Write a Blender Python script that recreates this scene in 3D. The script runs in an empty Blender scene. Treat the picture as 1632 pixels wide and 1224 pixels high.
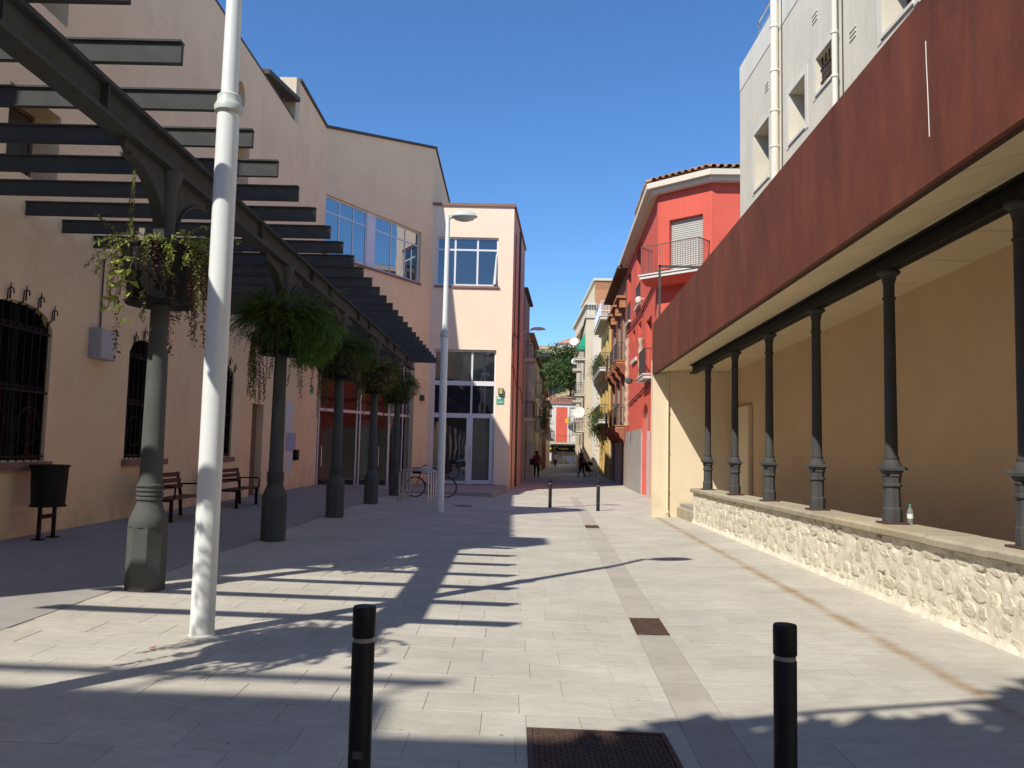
import bpy, bmesh, math, random
from mathutils import Vector, Matrix, noise, Euler
random.seed(7)
R = math.radians
S = bpy.context.scene
COL = S.collection

# ---------------------------------------------------------------- camera
PITCH, ROLL, CAMH, FPX = R(4.62), R(1.25), 1.55, 1300.0
cam_d = bpy.data.cameras.new('camera'); cam = bpy.data.objects.new('camera', cam_d); COL.objects.link(cam)
fw = Vector((0, math.cos(PITCH), math.sin(PITCH))); rt = Vector((1, 0, 0)); up = rt.cross(fw)
r2 = rt*math.cos(ROLL) + up*math.sin(ROLL); u2 = up*math.cos(ROLL) - rt*math.sin(ROLL)
cam.matrix_world = Matrix(((r2.x, u2.x, -fw.x, 0), (r2.y, u2.y, -fw.y, 0), (r2.z, u2.z, -fw.z, CAMH), (0, 0, 0, 1)))
cam_d.sensor_width = 36; cam_d.lens = 36*FPX/1632; cam_d.clip_end = 3000; cam_d.clip_start = .05
S.camera = cam

# ---------------------------------------------------------------- sky and sun
SUNV = Vector((-.600, -.765, 1.0)).normalized()          # towards the sun: behind the camera, to the left
w = bpy.data.worlds.new('World'); S.world = w; w.use_nodes = True
nt = w.node_tree; nt.nodes.clear()
sky = nt.nodes.new('ShaderNodeTexSky'); sky.sky_type = 'NISHITA'; sky.sun_disc = False
sky.sun_elevation = math.asin(SUNV.z); sky.sun_rotation = math.atan2(SUNV.x, SUNV.y)
sky.air_density = 1.0; sky.dust_density = 0.0; sky.ozone_density = 9.0
bg = nt.nodes.new('ShaderNodeBackground'); bg.inputs[1].default_value = .145
wo = nt.nodes.new('ShaderNodeOutputWorld')
hs = nt.nodes.new('ShaderNodeHueSaturation'); hs.inputs['Saturation'].default_value = 1.07; hs.inputs['Value'].default_value = 1.0
nt.links.new(sky.outputs[0], hs.inputs['Color']); nt.links.new(hs.outputs[0], bg.inputs[0]); nt.links.new(bg.outputs[0], wo.inputs[0])
sun_d = bpy.data.lights.new('sun', 'SUN'); sun_d.energy = 4.6; sun_d.angle = R(.53); sun_d.color = (1.0, .945, .84)
sun = bpy.data.objects.new('sun', sun_d); COL.objects.link(sun)
sun.rotation_euler = SUNV.to_track_quat('Z', 'Y').to_euler(); sun.location = (-20, -20, 40)
S.view_settings.view_transform = 'Standard'; S.view_settings.look = 'None'
S.view_settings.exposure = .28; S.view_settings.gamma = 1
try:
    S.cycles.max_bounces = 6; S.cycles.diffuse_bounces = 4; S.cycles.glossy_bounces = 3
    S.cycles.transparent_max_bounces = 8; S.cycles.caustics_reflective = False; S.cycles.caustics_refractive = False
    S.cycles.use_denoising = True
except Exception:
    pass

# ---------------------------------------------------------------- helpers: materials
MATS = {}
def new_mat(name):
    m = bpy.data.materials.new(name); m.use_nodes = True; m.node_tree.nodes.clear()
    N = m.node_tree.nodes; L = m.node_tree.links
    out = N.new('ShaderNodeOutputMaterial')
    MATS[name] = m
    return m, N, L, out
def nd(N, t, **k):
    n = N.new(t)
    for a, b in k.items():
        if a == 'inp':
            for i, v in b.items(): n.inputs[i].default_value = v
        else: setattr(n, a, b)
    return n
def rgba(c, f=1.0): return (min(1, c[0]*f), min(1, c[1]*f), min(1, c[2]*f), 1)
def mix_rgb(N, L, fac, a, b, mode='MIX'):
    n = N.new('ShaderNodeMix'); n.data_type = 'RGBA'; n.blend_type = mode
    for s, v in ((0, fac), (6, a), (7, b)):
        if hasattr(v, 'is_output'): L.new(v, n.inputs[s])
        else: n.inputs[s].default_value = v
    return n.outputs[2]
def ramp(N, L, src, p0, p1, c0=(0, 0, 0, 1), c1=(1, 1, 1, 1)):
    n = N.new('ShaderNodeValToRGB'); n.color_ramp.elements[0].position = p0; n.color_ramp.elements[1].position = p1
    n.color_ramp.elements[0].color = c0; n.color_ramp.elements[1].color = c1
    L.new(src, n.inputs[0]); return n.outputs[0]
def tex_noise(N, L, vec, scale, detail=4, rough=.6):
    n = nd(N, 'ShaderNodeTexNoise', inp={'Scale': scale, 'Detail': detail, 'Roughness': rough}); L.new(vec, n.inputs['Vector']); return n.outputs['Fac']
def scaled(N, L, vec, s):
    n = nd(N, 'ShaderNodeVectorMath', operation='MULTIPLY'); L.new(vec, n.inputs[0]); n.inputs[1].default_value = s; return n.outputs[0]
def math_(N, L, op, a, b=None):
    n = nd(N, 'ShaderNodeMath', operation=op)
    for i, v in enumerate((a, b)):
        if v is None: continue
        if hasattr(v, 'is_output'): L.new(v, n.inputs[i])
        else: n.inputs[i].default_value = v
    return n.outputs[0]
def mat(name, c, r=.85, var=.1, sc=1.3, bump=.15, bs=60., metal=0., spec=.3, streak=0., scol=None, rnd=0., stain=0., stcol=None, island=0., grime=0.):
    """painted / plastered / metal surface: mottling, vertical run marks, stains, fine relief"""
    m, N, L, out = new_mat(name)
    pos = nd(N, 'ShaderNodeNewGeometry').outputs['Position']
    n1 = tex_noise(N, L, pos, sc, 6, .65)
    col = mix_rgb(N, L, ramp(N, L, n1, .3, .72), rgba(c, 1-var), rgba(c, 1+var))
    n2 = tex_noise(N, L, pos, sc*11, 3)
    col = mix_rgb(N, L, ramp(N, L, n2, .45, .8, (0, 0, 0, 1), (var*2.5, var*2.5, var*2.5, 1)), col, rgba(c, 1-2.2*var))
    if streak:
        ns = tex_noise(N, L, scaled(N, L, pos, (5., 5., .25)), 1.0, 5, .7)
        col = mix_rgb(N, L, ramp(N, L, ns, .46, .74, (0, 0, 0, 1), (streak,)*3 + (1,)), col, rgba(scol or c, 1 if scol else .5))
    if stain:
        ns = tex_noise(N, L, pos, .55, 7, .75)
        col = mix_rgb(N, L, ramp(N, L, ns, .52, .68, (0, 0, 0, 1), (stain,)*3 + (1,)), col, rgba(stcol or c, 1 if stcol else .45))
    if grime:
        sz = nd(N, 'ShaderNodeSeparateXYZ'); L.new(pos, sz.inputs[0])
        low = ramp(N, L, sz.outputs[2], .05, 1.3, (1, 1, 1, 1), (0, 0, 0, 1)); gn = ramp(N, L, tex_noise(N, L, pos, 1.7, 6, .75), .38, .68)
        col = mix_rgb(N, L, math_(N, L, 'MULTIPLY', math_(N, L, 'MULTIPLY', low, gn), grime), col, rgba((c[0]*.5, c[1]*.48, c[2]*.45)))
    if rnd:
        oi = nd(N, 'ShaderNodeObjectInfo').outputs['Random']
        col = mix_rgb(N, L, ramp(N, L, oi, 0, 1, (1-rnd,)*3 + (1,), (1+rnd*.4,)*3 + (1,)), rgba((1, 1, 1)), col, 'MULTIPLY') if False else mix_rgb(N, L, 1.0, col, ramp(N, L, oi, 0, 1, (1-rnd, 1-rnd, 1-rnd*1.1, 1), (1, 1, 1, 1)), 'MULTIPLY')
    if island:
        ri = nd(N, 'ShaderNodeNewGeometry').outputs['Random Per Island']
        col = mix_rgb(N, L, 1.0, col, ramp(N, L, ri, 0, 1, (1-island, 1-island, 1-island*1.1, 1), (1, 1, 1, 1)), 'MULTIPLY')
    b = nd(N, 'ShaderNodeBsdfPrincipled', inp={'Roughness': r, 'Metallic': metal, 'Specular IOR Level': spec})
    L.new(col, b.inputs['Base Color'])
    if bump:
        nb = tex_noise(N, L, pos, bs, 5, .7)
        bn = nd(N, 'ShaderNodeBump', inp={'Strength': bump, 'Distance': .01}); L.new(nb, bn.inputs['Height']); L.new(bn.outputs[0], b.inputs['Normal'])
    L.new(b.outputs[0], out.inputs[0]); return m
def glass(name, tint, refl=.12, clear=0., rough=.02, fk=1.):
    m, N, L, out = new_mat(name)
    fr = nd(N, 'ShaderNodeFresnel', inp={'IOR': 1.5})
    f = math_(N, L, 'MAXIMUM', math_(N, L, 'ADD', math_(N, L, 'MULTIPLY', fr.outputs[0], fk), refl), 0.)
    f = math_(N, L, 'MULTIPLY', f, math_(N, L, 'SUBTRACT', 1., nd(N, 'ShaderNodeNewGeometry').outputs['Backfacing']))
    gl = nd(N, 'ShaderNodeBsdfGlossy', inp={'Roughness': rough, 'Color': (.9, .95, 1, 1)})
    pos = nd(N, 'ShaderNodeNewGeometry').outputs['Position']
    bn = nd(N, 'ShaderNodeBump', inp={'Strength': .04, 'Distance': .05}); L.new(tex_noise(N, L, pos, 1.2, 1), bn.inputs['Height']); L.new(bn.outputs[0], gl.inputs['Normal'])
    df = nd(N, 'ShaderNodeBsdfDiffuse', inp={'Color': rgba(tint)})
    base = df.outputs[0]
    if clear:
        tr = nd(N, 'ShaderNodeBsdfTransparent', inp={'Color': (.8, .84, .84, 1)})
        mx = nd(N, 'ShaderNodeMixShader', inp={0: clear}); L.new(df.outputs[0], mx.inputs[1]); L.new(tr.outputs[0], mx.inputs[2]); base = mx.outputs[0]
    m2 = N.new('ShaderNodeMixShader'); L.new(f, m2.inputs[0]); L.new(base, m2.inputs[1]); L.new(gl.outputs[0], m2.inputs[2])
    L.new(m2.outputs[0], out.inputs[0]); return m
def leafmat(name, c, c2, trans=.35):
    m, N, L, out = new_mat(name)
    ri = nd(N, 'ShaderNodeNewGeometry').outputs['Random Per Island']
    pos = nd(N, 'ShaderNodeNewGeometry').outputs['Position']
    f = math_(N, L, 'MULTIPLY', math_(N, L, 'ADD', ri, tex_noise(N, L, pos, 2.5, 2)), .55)
    col = mix_rgb(N, L, f, rgba(c), rgba(c2))
    d = nd(N, 'ShaderNodeBsdfPrincipled', inp={'Roughness': .55, 'Specular IOR Level': .3}); L.new(col, d.inputs['Base Color'])
    t = nd(N, 'ShaderNodeBsdfTranslucent'); L.new(col, t.inputs[0])
    mx = nd(N, 'ShaderNodeMixShader', inp={0: trans}); L.new(d.outputs[0], mx.inputs[1]); L.new(t.outputs[0], mx.inputs[2])
    L.new(mx.outputs[0], out.inputs[0]); return m

# ---------------------------------------------------------------- helpers: meshes and objects
ORG = {}
class Fr:
    """vertical wall frame: a along the wall, z up, b outwards"""
    def __init__(s, P, Q, side=1):
        s.P = Vector((P[0], P[1], 0)); d = Vector((Q[0]-P[0], Q[1]-P[1], 0)); s.L = d.length; s.u = d/s.L
        s.n = Vector((s.u.y, -s.u.x, 0))*side
    def pt(s, a, z, b=0.): return s.P + s.u*a + s.n*b + Vector((0, 0, z))
class MB:
    def __init__(s): s.v = []; s.f = []; s.m = []; s.cur = 0
    def add(s, vs, fs):
        o = len(s.v); s.v += [Vector(p) for p in vs]; s.f += [tuple(i+o for i in f) for f in fs]; s.m += [s.cur]*len(fs); return s
    def hexa(s, p):
        return s.add(p, [(0, 3, 2, 1), (4, 5, 6, 7), (0, 1, 5, 4), (1, 2, 6, 5), (2, 3, 7, 6), (3, 0, 4, 7)])
    def box(s, x0, x1, y0, y1, z0, z1):
        return s.hexa([(x0, y0, z0), (x1, y0, z0), (x1, y1, z0), (x0, y1, z0), (x0, y0, z1), (x1, y0, z1), (x1, y1, z1), (x0, y1, z1)])
    def fbox(s, fr, a0, a1, z0, z1, b0, b1, z0b=None, z1b=None):
        z0b = z0 if z0b is None else z0b; z1b = z1 if z1b is None else z1b
        p = fr.pt
        return s.hexa([p(a0, z0, b1), p(a1, z0b, b1), p(a1, z0b, b0), p(a0, z0, b0), p(a0, z1, b1), p(a1, z1b, b1), p(a1, z1b, b0), p(a0, z1, b0)])
    def bbox(s, x0, x1, y0, y1, z0, z1, c=.01):
        """box with chamfered vertical and top edges"""
        lo = [(x0, y0), (x1, y0), (x1, y1), (x0, y1)]
        ins = [(x0+c, y0+c), (x1-c, y0+c), (x1-c, y1-c), (x0+c, y1-c)]
        v = [(a, b, z0) for a, b in lo] + [(a, b, z1-c) for a, b in lo] + [(a, b, z1) for a, b in ins]
        f = [(0, 3, 2, 1), (8, 9, 10, 11)]
        for i in range(4):
            j = (i+1) % 4; f += [(i, j, 4+j, 4+i), (4+i, 4+j, 8+j, 8+i)]
        return s.add(v, f)
    def prism(s, poly, d):
        """closed polygon of 3D points pushed along vector d"""
        n = len(poly); d = Vector(d); v = [Vector(p) for p in poly]; v += [p+d for p in v]
        f = [tuple(range(n-1, -1, -1)), tuple(range(n, 2*n))] + [(i, (i+1) % n, n+(i+1) % n, n+i) for i in range(n)]
        return s.add(v, f)
    def tube(s, pts, r, n=8, cap=True):
        pts = [Vector(p) for p in pts]; rs = r if isinstance(r, (list, tuple)) else [r]*len(pts)
        o = len(s.v); m = len(pts); ref = None
        for i, p in enumerate(pts):
            t = (pts[min(i+1, m-1)] - pts[max(i-1, 0)]).normalized()
            if ref is None: ref = t.orthogonal().normalized()
            ref = (ref - t*ref.dot(t)); ref = ref.normalized() if ref.length > 1e-6 else t.orthogonal().normalized()
            bi = t.cross(ref)
            for k in range(n):
                a = 2*math.pi*k/n; s.v.append(p + (ref*math.cos(a) + bi*math.sin(a))*rs[i])
        fs = []
        for i in range(m-1):
            for k in range(n):
                k2 = (k+1) % n; fs.append((o+i*n+k, o+i*n+k2, o+(i+1)*n+k2, o+(i+1)*n+k))
        if cap: fs += [tuple(o+k for k in range(n-1, -1, -1)), tuple(o+(m-1)*n+k for k in range(n))]
        s.f += fs; s.m += [s.cur]*len(fs); return s
    def lathe(s, prof, n=16, c=(0, 0, 0), rot=0., M=None):
        """prof: list of (r, z)"""
        o = len(s.v); c = Vector(c)
        for r, z in prof:
            for k in range(n):
                a = 2*math.pi*k/n + rot; p = Vector((r*math.cos(a), r*math.sin(a), z))
                s.v.append((M @ p if M else p) + c)
        fs = []
        for i in range(len(prof)-1):
            for k in range(n):
                k2 = (k+1) % n; fs.append((o+i*n+k, o+i*n+k2, o+(i+1)*n+k2, o+(i+1)*n+k))
        fs += [tuple(o+k for k in range(n-1, -1, -1)), tuple(o+(len(prof)-1)*n+k for k in range(n))]
        s.f += fs; s.m += [s.cur]*len(fs); return s
    def mesh(s, name, m, org=(0, 0, 0), smooth=False):
        me = bpy.data.meshes.new(name); o = Vector(org)
        me.from_pydata([tuple(p-o) for p in s.v], [], s.f)
        for mm in (m if isinstance(m, (list, tuple)) else [m]): me.materials.append(mm)
        if any(s.m): me.polygons.foreach_set('material_index', s.m)
        if smooth:
            me.polygons.foreach_set('use_smooth', [True]*len(me.polygons))
            try: me.set_sharp_from_angle(angle=R(38))
            except Exception: pass
        me.update(); return me
    def build(s, name, m, parent=None, org=None, smooth=False):
        o = Vector(org) if org is not None else (ORG.get(parent.name, Vector()) if parent else Vector())
        ob = bpy.data.objects.new(name, s.mesh(name, m, o, smooth)); COL.objects.link(ob)
        if parent: ob.parent = parent; ORG[ob.name] = o
        else: ob.location = o; ORG[ob.name] = o
        return ob
def tag(o, label=None, cat=None, group=None, kind=None):
    for k, v in (('label', label), ('category', cat), ('group', group), ('kind', kind)):
        if v: o[k] = v
    return o
def thing(name, loc, label, cat, group=None, rz=0.):
    o = bpy.data.objects.new(name, None); COL.objects.link(o); o.location = loc; o.rotation_euler = (0, 0, rz)
    o.empty_display_size = .1; ORG[o.name] = Vector(loc); return tag(o, label, cat, group)
def copy_tree(o, parent=None):
    c = o.copy(); COL.objects.link(c); c.parent = parent
    for ch in list(o.children): copy_tree(ch, c)
    return c
def sm(t): t = max(0., min(1., t)); return t*t*(3-2*t)
def interp(a, b, t): return a + (b-a)*t

def wall(parent, name, m, fr, z0, z1, th=.3, ops=(), z1b=None, org=None, a0=0., a1=None, z0b=None):
    """wall slab with rectangular or arched openings; ops: (a0, a1, z0, z1, rise)"""
    a1 = fr.L if a1 is None else a1
    mb = MB(); As = sorted({a0, a1, *[o[0] for o in ops], *[o[1] for o in ops]}); zs = sorted({z0, z1, *[o[2] for o in ops], *[o[3] for o in ops]})
    zt = lambda a, z: z if not (z1b is not None and z == z1) else interp(z1, z1b, (a-a0)/(a1-a0))
    zz = lambda a, z: interp(z0, z0b, (a-a0)/(a1-a0)) if (z0b is not None and z == z0) else zt(a, z)
    def solid(i, j):
        if i < 0 or j < 0 or i >= len(As)-1 or j >= len(zs)-1: return False
        ca, cz = (As[i]+As[i+1])/2, (zs[j]+zs[j+1])/2
        return not any(o[0] < ca < o[1] and o[2] < cz < o[3] for o in ops)
    for i in range(len(As)-1):
        for j in range(len(zs)-1):
            if not solid(i, j): continue
            A, B, C, D = As[i], As[i+1], zs[j], zs[j+1]
            q = lambda a, z, b: fr.pt(a, zz(a, z), b)
            mb.add([q(A, C, 0), q(B, C, 0), q(B, D, 0), q(A, D, 0)], [(0, 1, 2, 3)])
            mb.add([q(A, C, -th), q(B, C, -th), q(B, D, -th), q(A, D, -th)], [(3, 2, 1, 0)])
            if not solid(i-1, j): mb.add([q(A, C, 0), q(A, D, 0), q(A, D, -th), q(A, C, -th)], [(0, 1, 2, 3)])
            if not solid(i+1, j): mb.add([q(B, C, 0), q(B, C, -th), q(B, D, -th), q(B, D, 0)], [(0, 1, 2, 3)])
            if not solid(i, j-1): mb.add([q(A, C, 0), q(A, C, -th), q(B, C, -th), q(B, C, 0)], [(0, 1, 2, 3)])
            if not solid(i, j+1): mb.add([q(A, D, 0), q(B, D, 0), q(B, D, -th), q(A, D, -th)], [(0, 1, 2, 3)])
    for o in ops:
        if len(o) > 4 and o[4]:
            A, B, Z, h = o[0], o[1], o[3], o[4]; n = 12; c = (A+B)/2; w2 = (B-A)/2
            for i in range(n):
                t0, t1 = -1+2*i/n, -1+2*(i+1)/n
                e = lambda t: Z-h+h*math.sqrt(max(0., 1-t*t))
                mb.prism([fr.pt(c+w2*t0, e(t0), 0), fr.pt(c+w2*t1, e(t1), 0), fr.pt(c+w2*t1, Z, 0), fr.pt(c+w2*t0, Z, 0)], -fr.n*th)
    return mb.build(name, m, parent, org=org)
def window(parent, fr, a0, a1, z0, z1, cols=(), rows=(), fm=None, gm=None, b=-.14, w=.06, name='window', bars=.045):
    """frame with its panes; cols and rows are fractions of the glazing bars"""
    mb = MB(); d = .05
    mb.fbox(fr, a0, a0+w, z0, z1, b-d, b); mb.fbox(fr, a1-w, a1, z0, z1, b-d, b)
    mb.fbox(fr, a0+w, a1-w, z0, z0+w, b-d, b); mb.fbox(fr, a0+w, a1-w, z1-w, z1, b-d, b)
    ca = [a0+w] + [a0+(a1-a0)*c for c in cols] + [a1-w]; cz = [z0+w] + [z0+(z1-z0)*c for c in rows] + [z1-w]
    for c in ca[1:-1]: mb.fbox(fr, c-bars/2, c+bars/2, z0+w, z1-w, b-d, b-.004)
    for c in cz[1:-1]: mb.fbox(fr, a0+w, a1-w, c-bars/2, c+bars/2, b-d, b-.008)
    o = mb.build(name, fm, parent)
    gms = gm if isinstance(gm, (list, tuple)) else [gm]; k = 0
    for i in range(len(ca)-1):
        for j in range(len(cz)-1):
            p = MB(); p.fbox(fr, ca[i], ca[i+1], cz[j], cz[j+1], b-.034, b-.022); p.build('pane', gms[k % len(gms)], o); k += 1
    return o
def rail(mb, fr, a0, a1, z0, h, b, step=.11, r=.008, top=.018):
    n = max(1, int(abs(a1-a0)/step))
    mb.fbox(fr, a0, a1, z0+h-.03, z0+h, b-top, b+top); mb.fbox(fr, a0, a1, z0+.07, z0+.09, b-.01, b+.01)
    for i in range(n+1):
        a = a0+(a1-a0)*i/n; mb.fbox(fr, a-r, a+r, z0, z0+h-.03, b-r, b+r)
def side_rail(mb, fr, a, z0, h, b1, step=.12, r=.008):
    n = max(1, int(b1/step))
    mb.fbox(fr, a-.016, a+.016, z0+h-.03, z0+h, 0, b1)
    for i in range(n): 
        b = b1*(i+.5)/n; mb.fbox(fr, a-r, a+r, z0, z0+h-.03, b-r, b+r)
def balcony(parent, fr, a0, a1, z, d, sm_, rm, h=1.0, th=.14, step=.11, r=.008):
    mb = MB(); mb.fbox(fr, a0, a1, z-th, z-.02, 0, d); mb.fbox(fr, a0-.04, a1+.04, z-.02, z+.03, 0, d+.04)
    o = mb.build('balcony', sm_, parent)
    q = MB(); rail(q, fr, a0+.03, a1-.03, z+.03, h, d-.04, step, r); side_rail(q, fr, a0+.03, z+.03, h, d-.07, step, r); side_rail(q, fr, a1-.03, z+.03, h, d-.07, step, r)
    q.build('railing', rm, o); return o
def shutter(parent, fr, a0, a1, z0, z1, m, b=-.12, pitch=.055, name='roller_shutter'):
    mb = MB(); n = max(2, int((z1-z0)/pitch)); v = []; f = []
    for i in range(n):
        za = z0+(z1-z0)*i/n; zb = z0+(z1-z0)*(i+1)/n
        mb.add([fr.pt(a0, za, b-.012), fr.pt(a1, za, b-.012), fr.pt(a1, (za+zb)/2, b+.006), fr.pt(a0, (za+zb)/2, b+.006), fr.pt(a1, zb, b-.012), fr.pt(a0, zb, b-.012)], [(0, 1, 2, 3), (3, 2, 4, 5)])
    mb.fbox(fr, a0, a1, z0, z1, b-.03, b-.016)
    return mb.build(name, m, parent)

# ---------------------------------------------------------------- materials
CREAM = mat('cream_plaster', (.95, .685, .42), .9, .06, .8, .25, 45, streak=.07, scol=(.5, .35, .22), stain=.28, stcol=(.60, .43, .28), grime=.7)
CREAM_LIT = mat('sunlit_cream_plaster', (.86, .70, .53), .9, .04, .8, .25, 45, streak=.08, scol=(.55, .4, .3))  # the cream plaster again, paled in colour for the sunlit tower front
CREAM2 = mat('warm_cream_plaster', (.77, .65, .46), .9, .05, .7, .25, 45, streak=.08, scol=(.5, .36, .22), stain=.15, stcol=(.56, .43, .28), grime=.5)
SOFFIT = mat('soffit_board', (.74, .60, .38), .9, .05, .9, .1, 40, stain=.15, stcol=(.5, .38, .24), rnd=.06)
ORANGEW = mat('terracotta_plaster', (.80, .47, .32), .9, .07, 1., .2, 40, streak=.25)
REDW = mat('red_plaster', (.66, .122, .082), .9, .09, .7, .25, 45, streak=.18, stain=.2, stcol=(.56, .13, .09))
GREYW = mat('grey_white_render', (.72, .67, .54), .9, .08, .9, .35, 30, streak=.25, scol=(.45, .41, .34), stain=.3, stcol=(.5, .47, .4))
GREYBAND = mat('pale_render', (.76, .72, .62), .9, .06, .9, .3, 30, streak=.3, scol=(.4, .36, .3))
GREYBASE = mat('grey_panel', (.36, .34, .32), .7, .08, 1., .1, 40, streak=.3)
BLACK = mat('black_paint', (.008, .008, .009), .55, .2, 4, .08, 90, spec=.25)
IRON = mat('grey_iron_paint', (.09, .094, .09), .7, .15, 3, .2, 60, spec=.08, streak=.2, scol=(.13, .13, .125))
SLATM = mat('slat_paint', (.075, .078, .076), .7, .15, 4, .06, 60, spec=.06)
IRONR = mat('column_iron_paint', (.066, .067, .068), .7, .15, 3, .2, 50, spec=.1, streak=.2, scol=(.12, .1, .09))
RUSTPL = mat('rusty_plate', (.085, .045, .035), .8, .3, 8, .3, 60)
def corten():
    m, N, L, out = new_mat('corten_steel')
    pos = nd(N, 'ShaderNodeNewGeometry').outputs['Position']
    a = tex_noise(N, L, scaled(N, L, pos, (1.2, 1.2, .35)), 1.6, 6, .7)
    b = tex_noise(N, L, scaled(N, L, pos, (7, 7, .25)), 1.0, 6, .75)
    c = tex_noise(N, L, pos, 22, 4, .7)
    col = mix_rgb(N, L, ramp(N, L, a, .32, .7), (.105, .030, .017, 1), (.225, .066, .031, 1))
    col = mix_rgb(N, L, ramp(N, L, b, .45, .78, (0, 0, 0, 1), (.6, .6, .6, 1)), col, (.12, .042, .034, 1))
    col = mix_rgb(N, L, ramp(N, L, c, .5, .85, (0, 0, 0, 1), (.5, .5, .5, 1)), col, (.28, .09, .035, 1))
    p = nd(N, 'ShaderNodeBsdfPrincipled', inp={'Roughness': .68, 'Metallic': .1, 'Specular IOR Level': .35}); L.new(col, p.inputs['Base Color'])
    bn = nd(N, 'ShaderNodeBump', inp={'Strength': .12, 'Distance': .01}); L.new(c, bn.inputs['Height']); L.new(bn.outputs[0], p.inputs['Normal'])
    L.new(p.outputs[0], out.inputs[0]); return m
CORTEN = corten()
CORTEND = mat('corten_shaded', (.05, .022, .016), .8, .2, 3, .1, 60)  # darker copy of the corten: shade under the fascia put into the colour
WHITE = mat('white_enamel', (.74, .77, .76), .35, .03, 2, .02, 60, spec=.5, streak=.14, scol=(.5, .5, .47))
ALU = mat('white_aluminium', (.72, .73, .75), .4, .04, 2, .0, 60, spec=.5)
ALUG = mat('grey_aluminium', (.56, .56, .56), .4, .05, 2, .0, 60, spec=.5, metal=.3)
STEEL = mat('brushed_steel', (.55, .54, .52), .28, .05, 8, .03, 90, metal=.9)
COPING = mat('dark_coping', (.10, .085, .075), .85, .15, 2, .2, 40)
PINKCOP = mat('terracotta_coping', (.28, .16, .12), .85, .15, 2, .2, 40)
GLASSD = glass('window_glass', (.018, .022, .028), .12)
GLASSM = glass('mirror_glass', (.03, .035, .04), .34)
GLASSC = glass('clear_glass', (.02, .025, .025), 0., .85, fk=.8)
GLASSK = glass('dark_glass', (.006, .006, .007), .0, fk=.12)
DARK = mat('dark_interior', (.018, .016, .015), .9, .1, 1, 0)
REDIN = mat('red_partition', (.30, .045, .03), .7, .1, 1, 0)
POSTERG = mat('faded_green_poster', (.16, .26, .22), .6, .35, 5, 0)
PAPER = mat('paper', (.70, .69, .66), .8, .06, 4, .05, 30)
VIOLET = mat('violet_paper', (.42, .42, .56), .8, .06, 4, 0)
WOOD = mat('bench_wood', (.13, .055, .03), .6, .2, 6, .15, 40, rnd=.2)
BROWNDOOR = mat('brown_door', (.20, .12, .06), .7, .1, 4, .1, 40, streak=.3)
STONEM = mat('limestone', (.72, .65, .52), .95, .2, 5, .8, 35, stain=.4, stcol=(.44, .38, .29), rnd=.22, spec=.15)
STONEF = mat('rubble_mortar', (.74, .68, .545), .95, .2, 5, .8, 30, stain=.4, stcol=(.44, .39, .30), spec=.15)
COPST = mat('coping_stone', (.42, .37, .28), .95, .16, 2.5, .5, 40, stain=.5, stcol=(.52, .37, .17), rnd=.15, spec=.15)
CONC = mat('concrete_pavement', (.33, .31, .28), .95, .1, 2.5, .4, 90, stain=.2, stcol=(.22, .21, .2), spec=.15)
STEPM = mat('step_stone', (.36, .31, .27), .9, .08, 2, .2, 60)
CASTIRON = mat('rusty_cast_iron', (.105, .062, .045), .75, .35, 14, .5, 70, spec=.3)
TILE = mat('roof_tile', (.60, .32, .17), .85, .2, 6, .3, 40, rnd=.45)
BRICKM = mat('red_brick', (.42, .16, .10), .9, .15, 8, .3, 50, rnd=.35, island=.3)
MORTAR = mat('mortar', (.36, .27, .21), .95, .1, 5, .3, 50)
ORBRICK = mat('orange_brick', (.52, .24, .12), .9, .12, 6, .3, 50, streak=.1, island=.3)
YELLOW = mat('ochre_plaster', (.64, .44, .15), .9, .06, 1, .2, 40)
BEIGE = mat('beige_plaster', (.66, .56, .40), .9, .06, 1, .2, 40, streak=.15)
PALE = mat('pale_plaster', (.66, .63, .58), .9, .06, 1, .2, 40, streak=.15)
WARMGREY = mat('warm_grey_plaster', (.50, .43, .36), .9, .08, 1, .2, 40, streak=.2)
DARKRED = mat('dark_red_plaster', (.26, .07, .05), .9, .08, 1, .2, 40)
CORNICE = mat('cream_cornice', (.66, .60, .48), .85, .06, 2, .1, 40)
SHUT = mat('grey_shutter', (.44, .43, .38), .55, .05, 2, .0, 40)
SHUTB = mat('metal_shutter', (.40, .46, .50), .45, .12, 3, .0, 40, metal=.2)
BROWNSH = mat('brown_shutter', (.16, .10, .07), .7, .1, 3, 0, 40)
RAILM = mat('railing_paint', (.06, .05, .05), .5, .1, 4, 0)
GREEN = mat('green_enamel', (.02, .36, .22), .4, .05, 2, 0)
YELLOWP = mat('yellow_cloth', (.80, .46, .03), .8, .1, 4, 0)
SOIL = mat('soil', (.05, .035, .025), .95, .2, 8, .5, 40)
PLASTICB = mat('black_rubber', (.010, .010, .011), .55, .2, 3, .05, 80)
BAND = mat('reflective_band', (.30, .27, .24), .4, .1, 4, 0)
SKIN = mat('skin', (.45, .26, .18), .6, .05, 4, 0)
HAIR = mat('dark_hair', (.02, .014, .012), .6, .1, 4, 0)
REDSH = mat('red_shirt', (.30, .035, .03), .85, .1, 4, .1)
WHITESH = mat('white_shirt', (.62, .62, .64), .85, .1, 4, .1)
DARKCL = mat('dark_cloth', (.016, .016, .02), .9, .1, 4, .1)
MAROON = mat('maroon_cloth', (.09, .02, .025), .9, .1, 4, .1)
LEAFG = leafmat('fern_leaf', (.055, .12, .02), (.15, .26, .05))
LEAFY = leafmat('yellow_green_leaf', (.22, .28, .05), (.50, .54, .13))
LEAFR = leafmat('reddish_leaf', (.17, .055, .045), (.26, .14, .06))
LEAFD = leafmat('dull_leaf', (.075, .09, .028), (.17, .15, .055))
LEAFT = leafmat('tree_leaf', (.022, .05, .013), (.075, .12, .03), .2)
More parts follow.
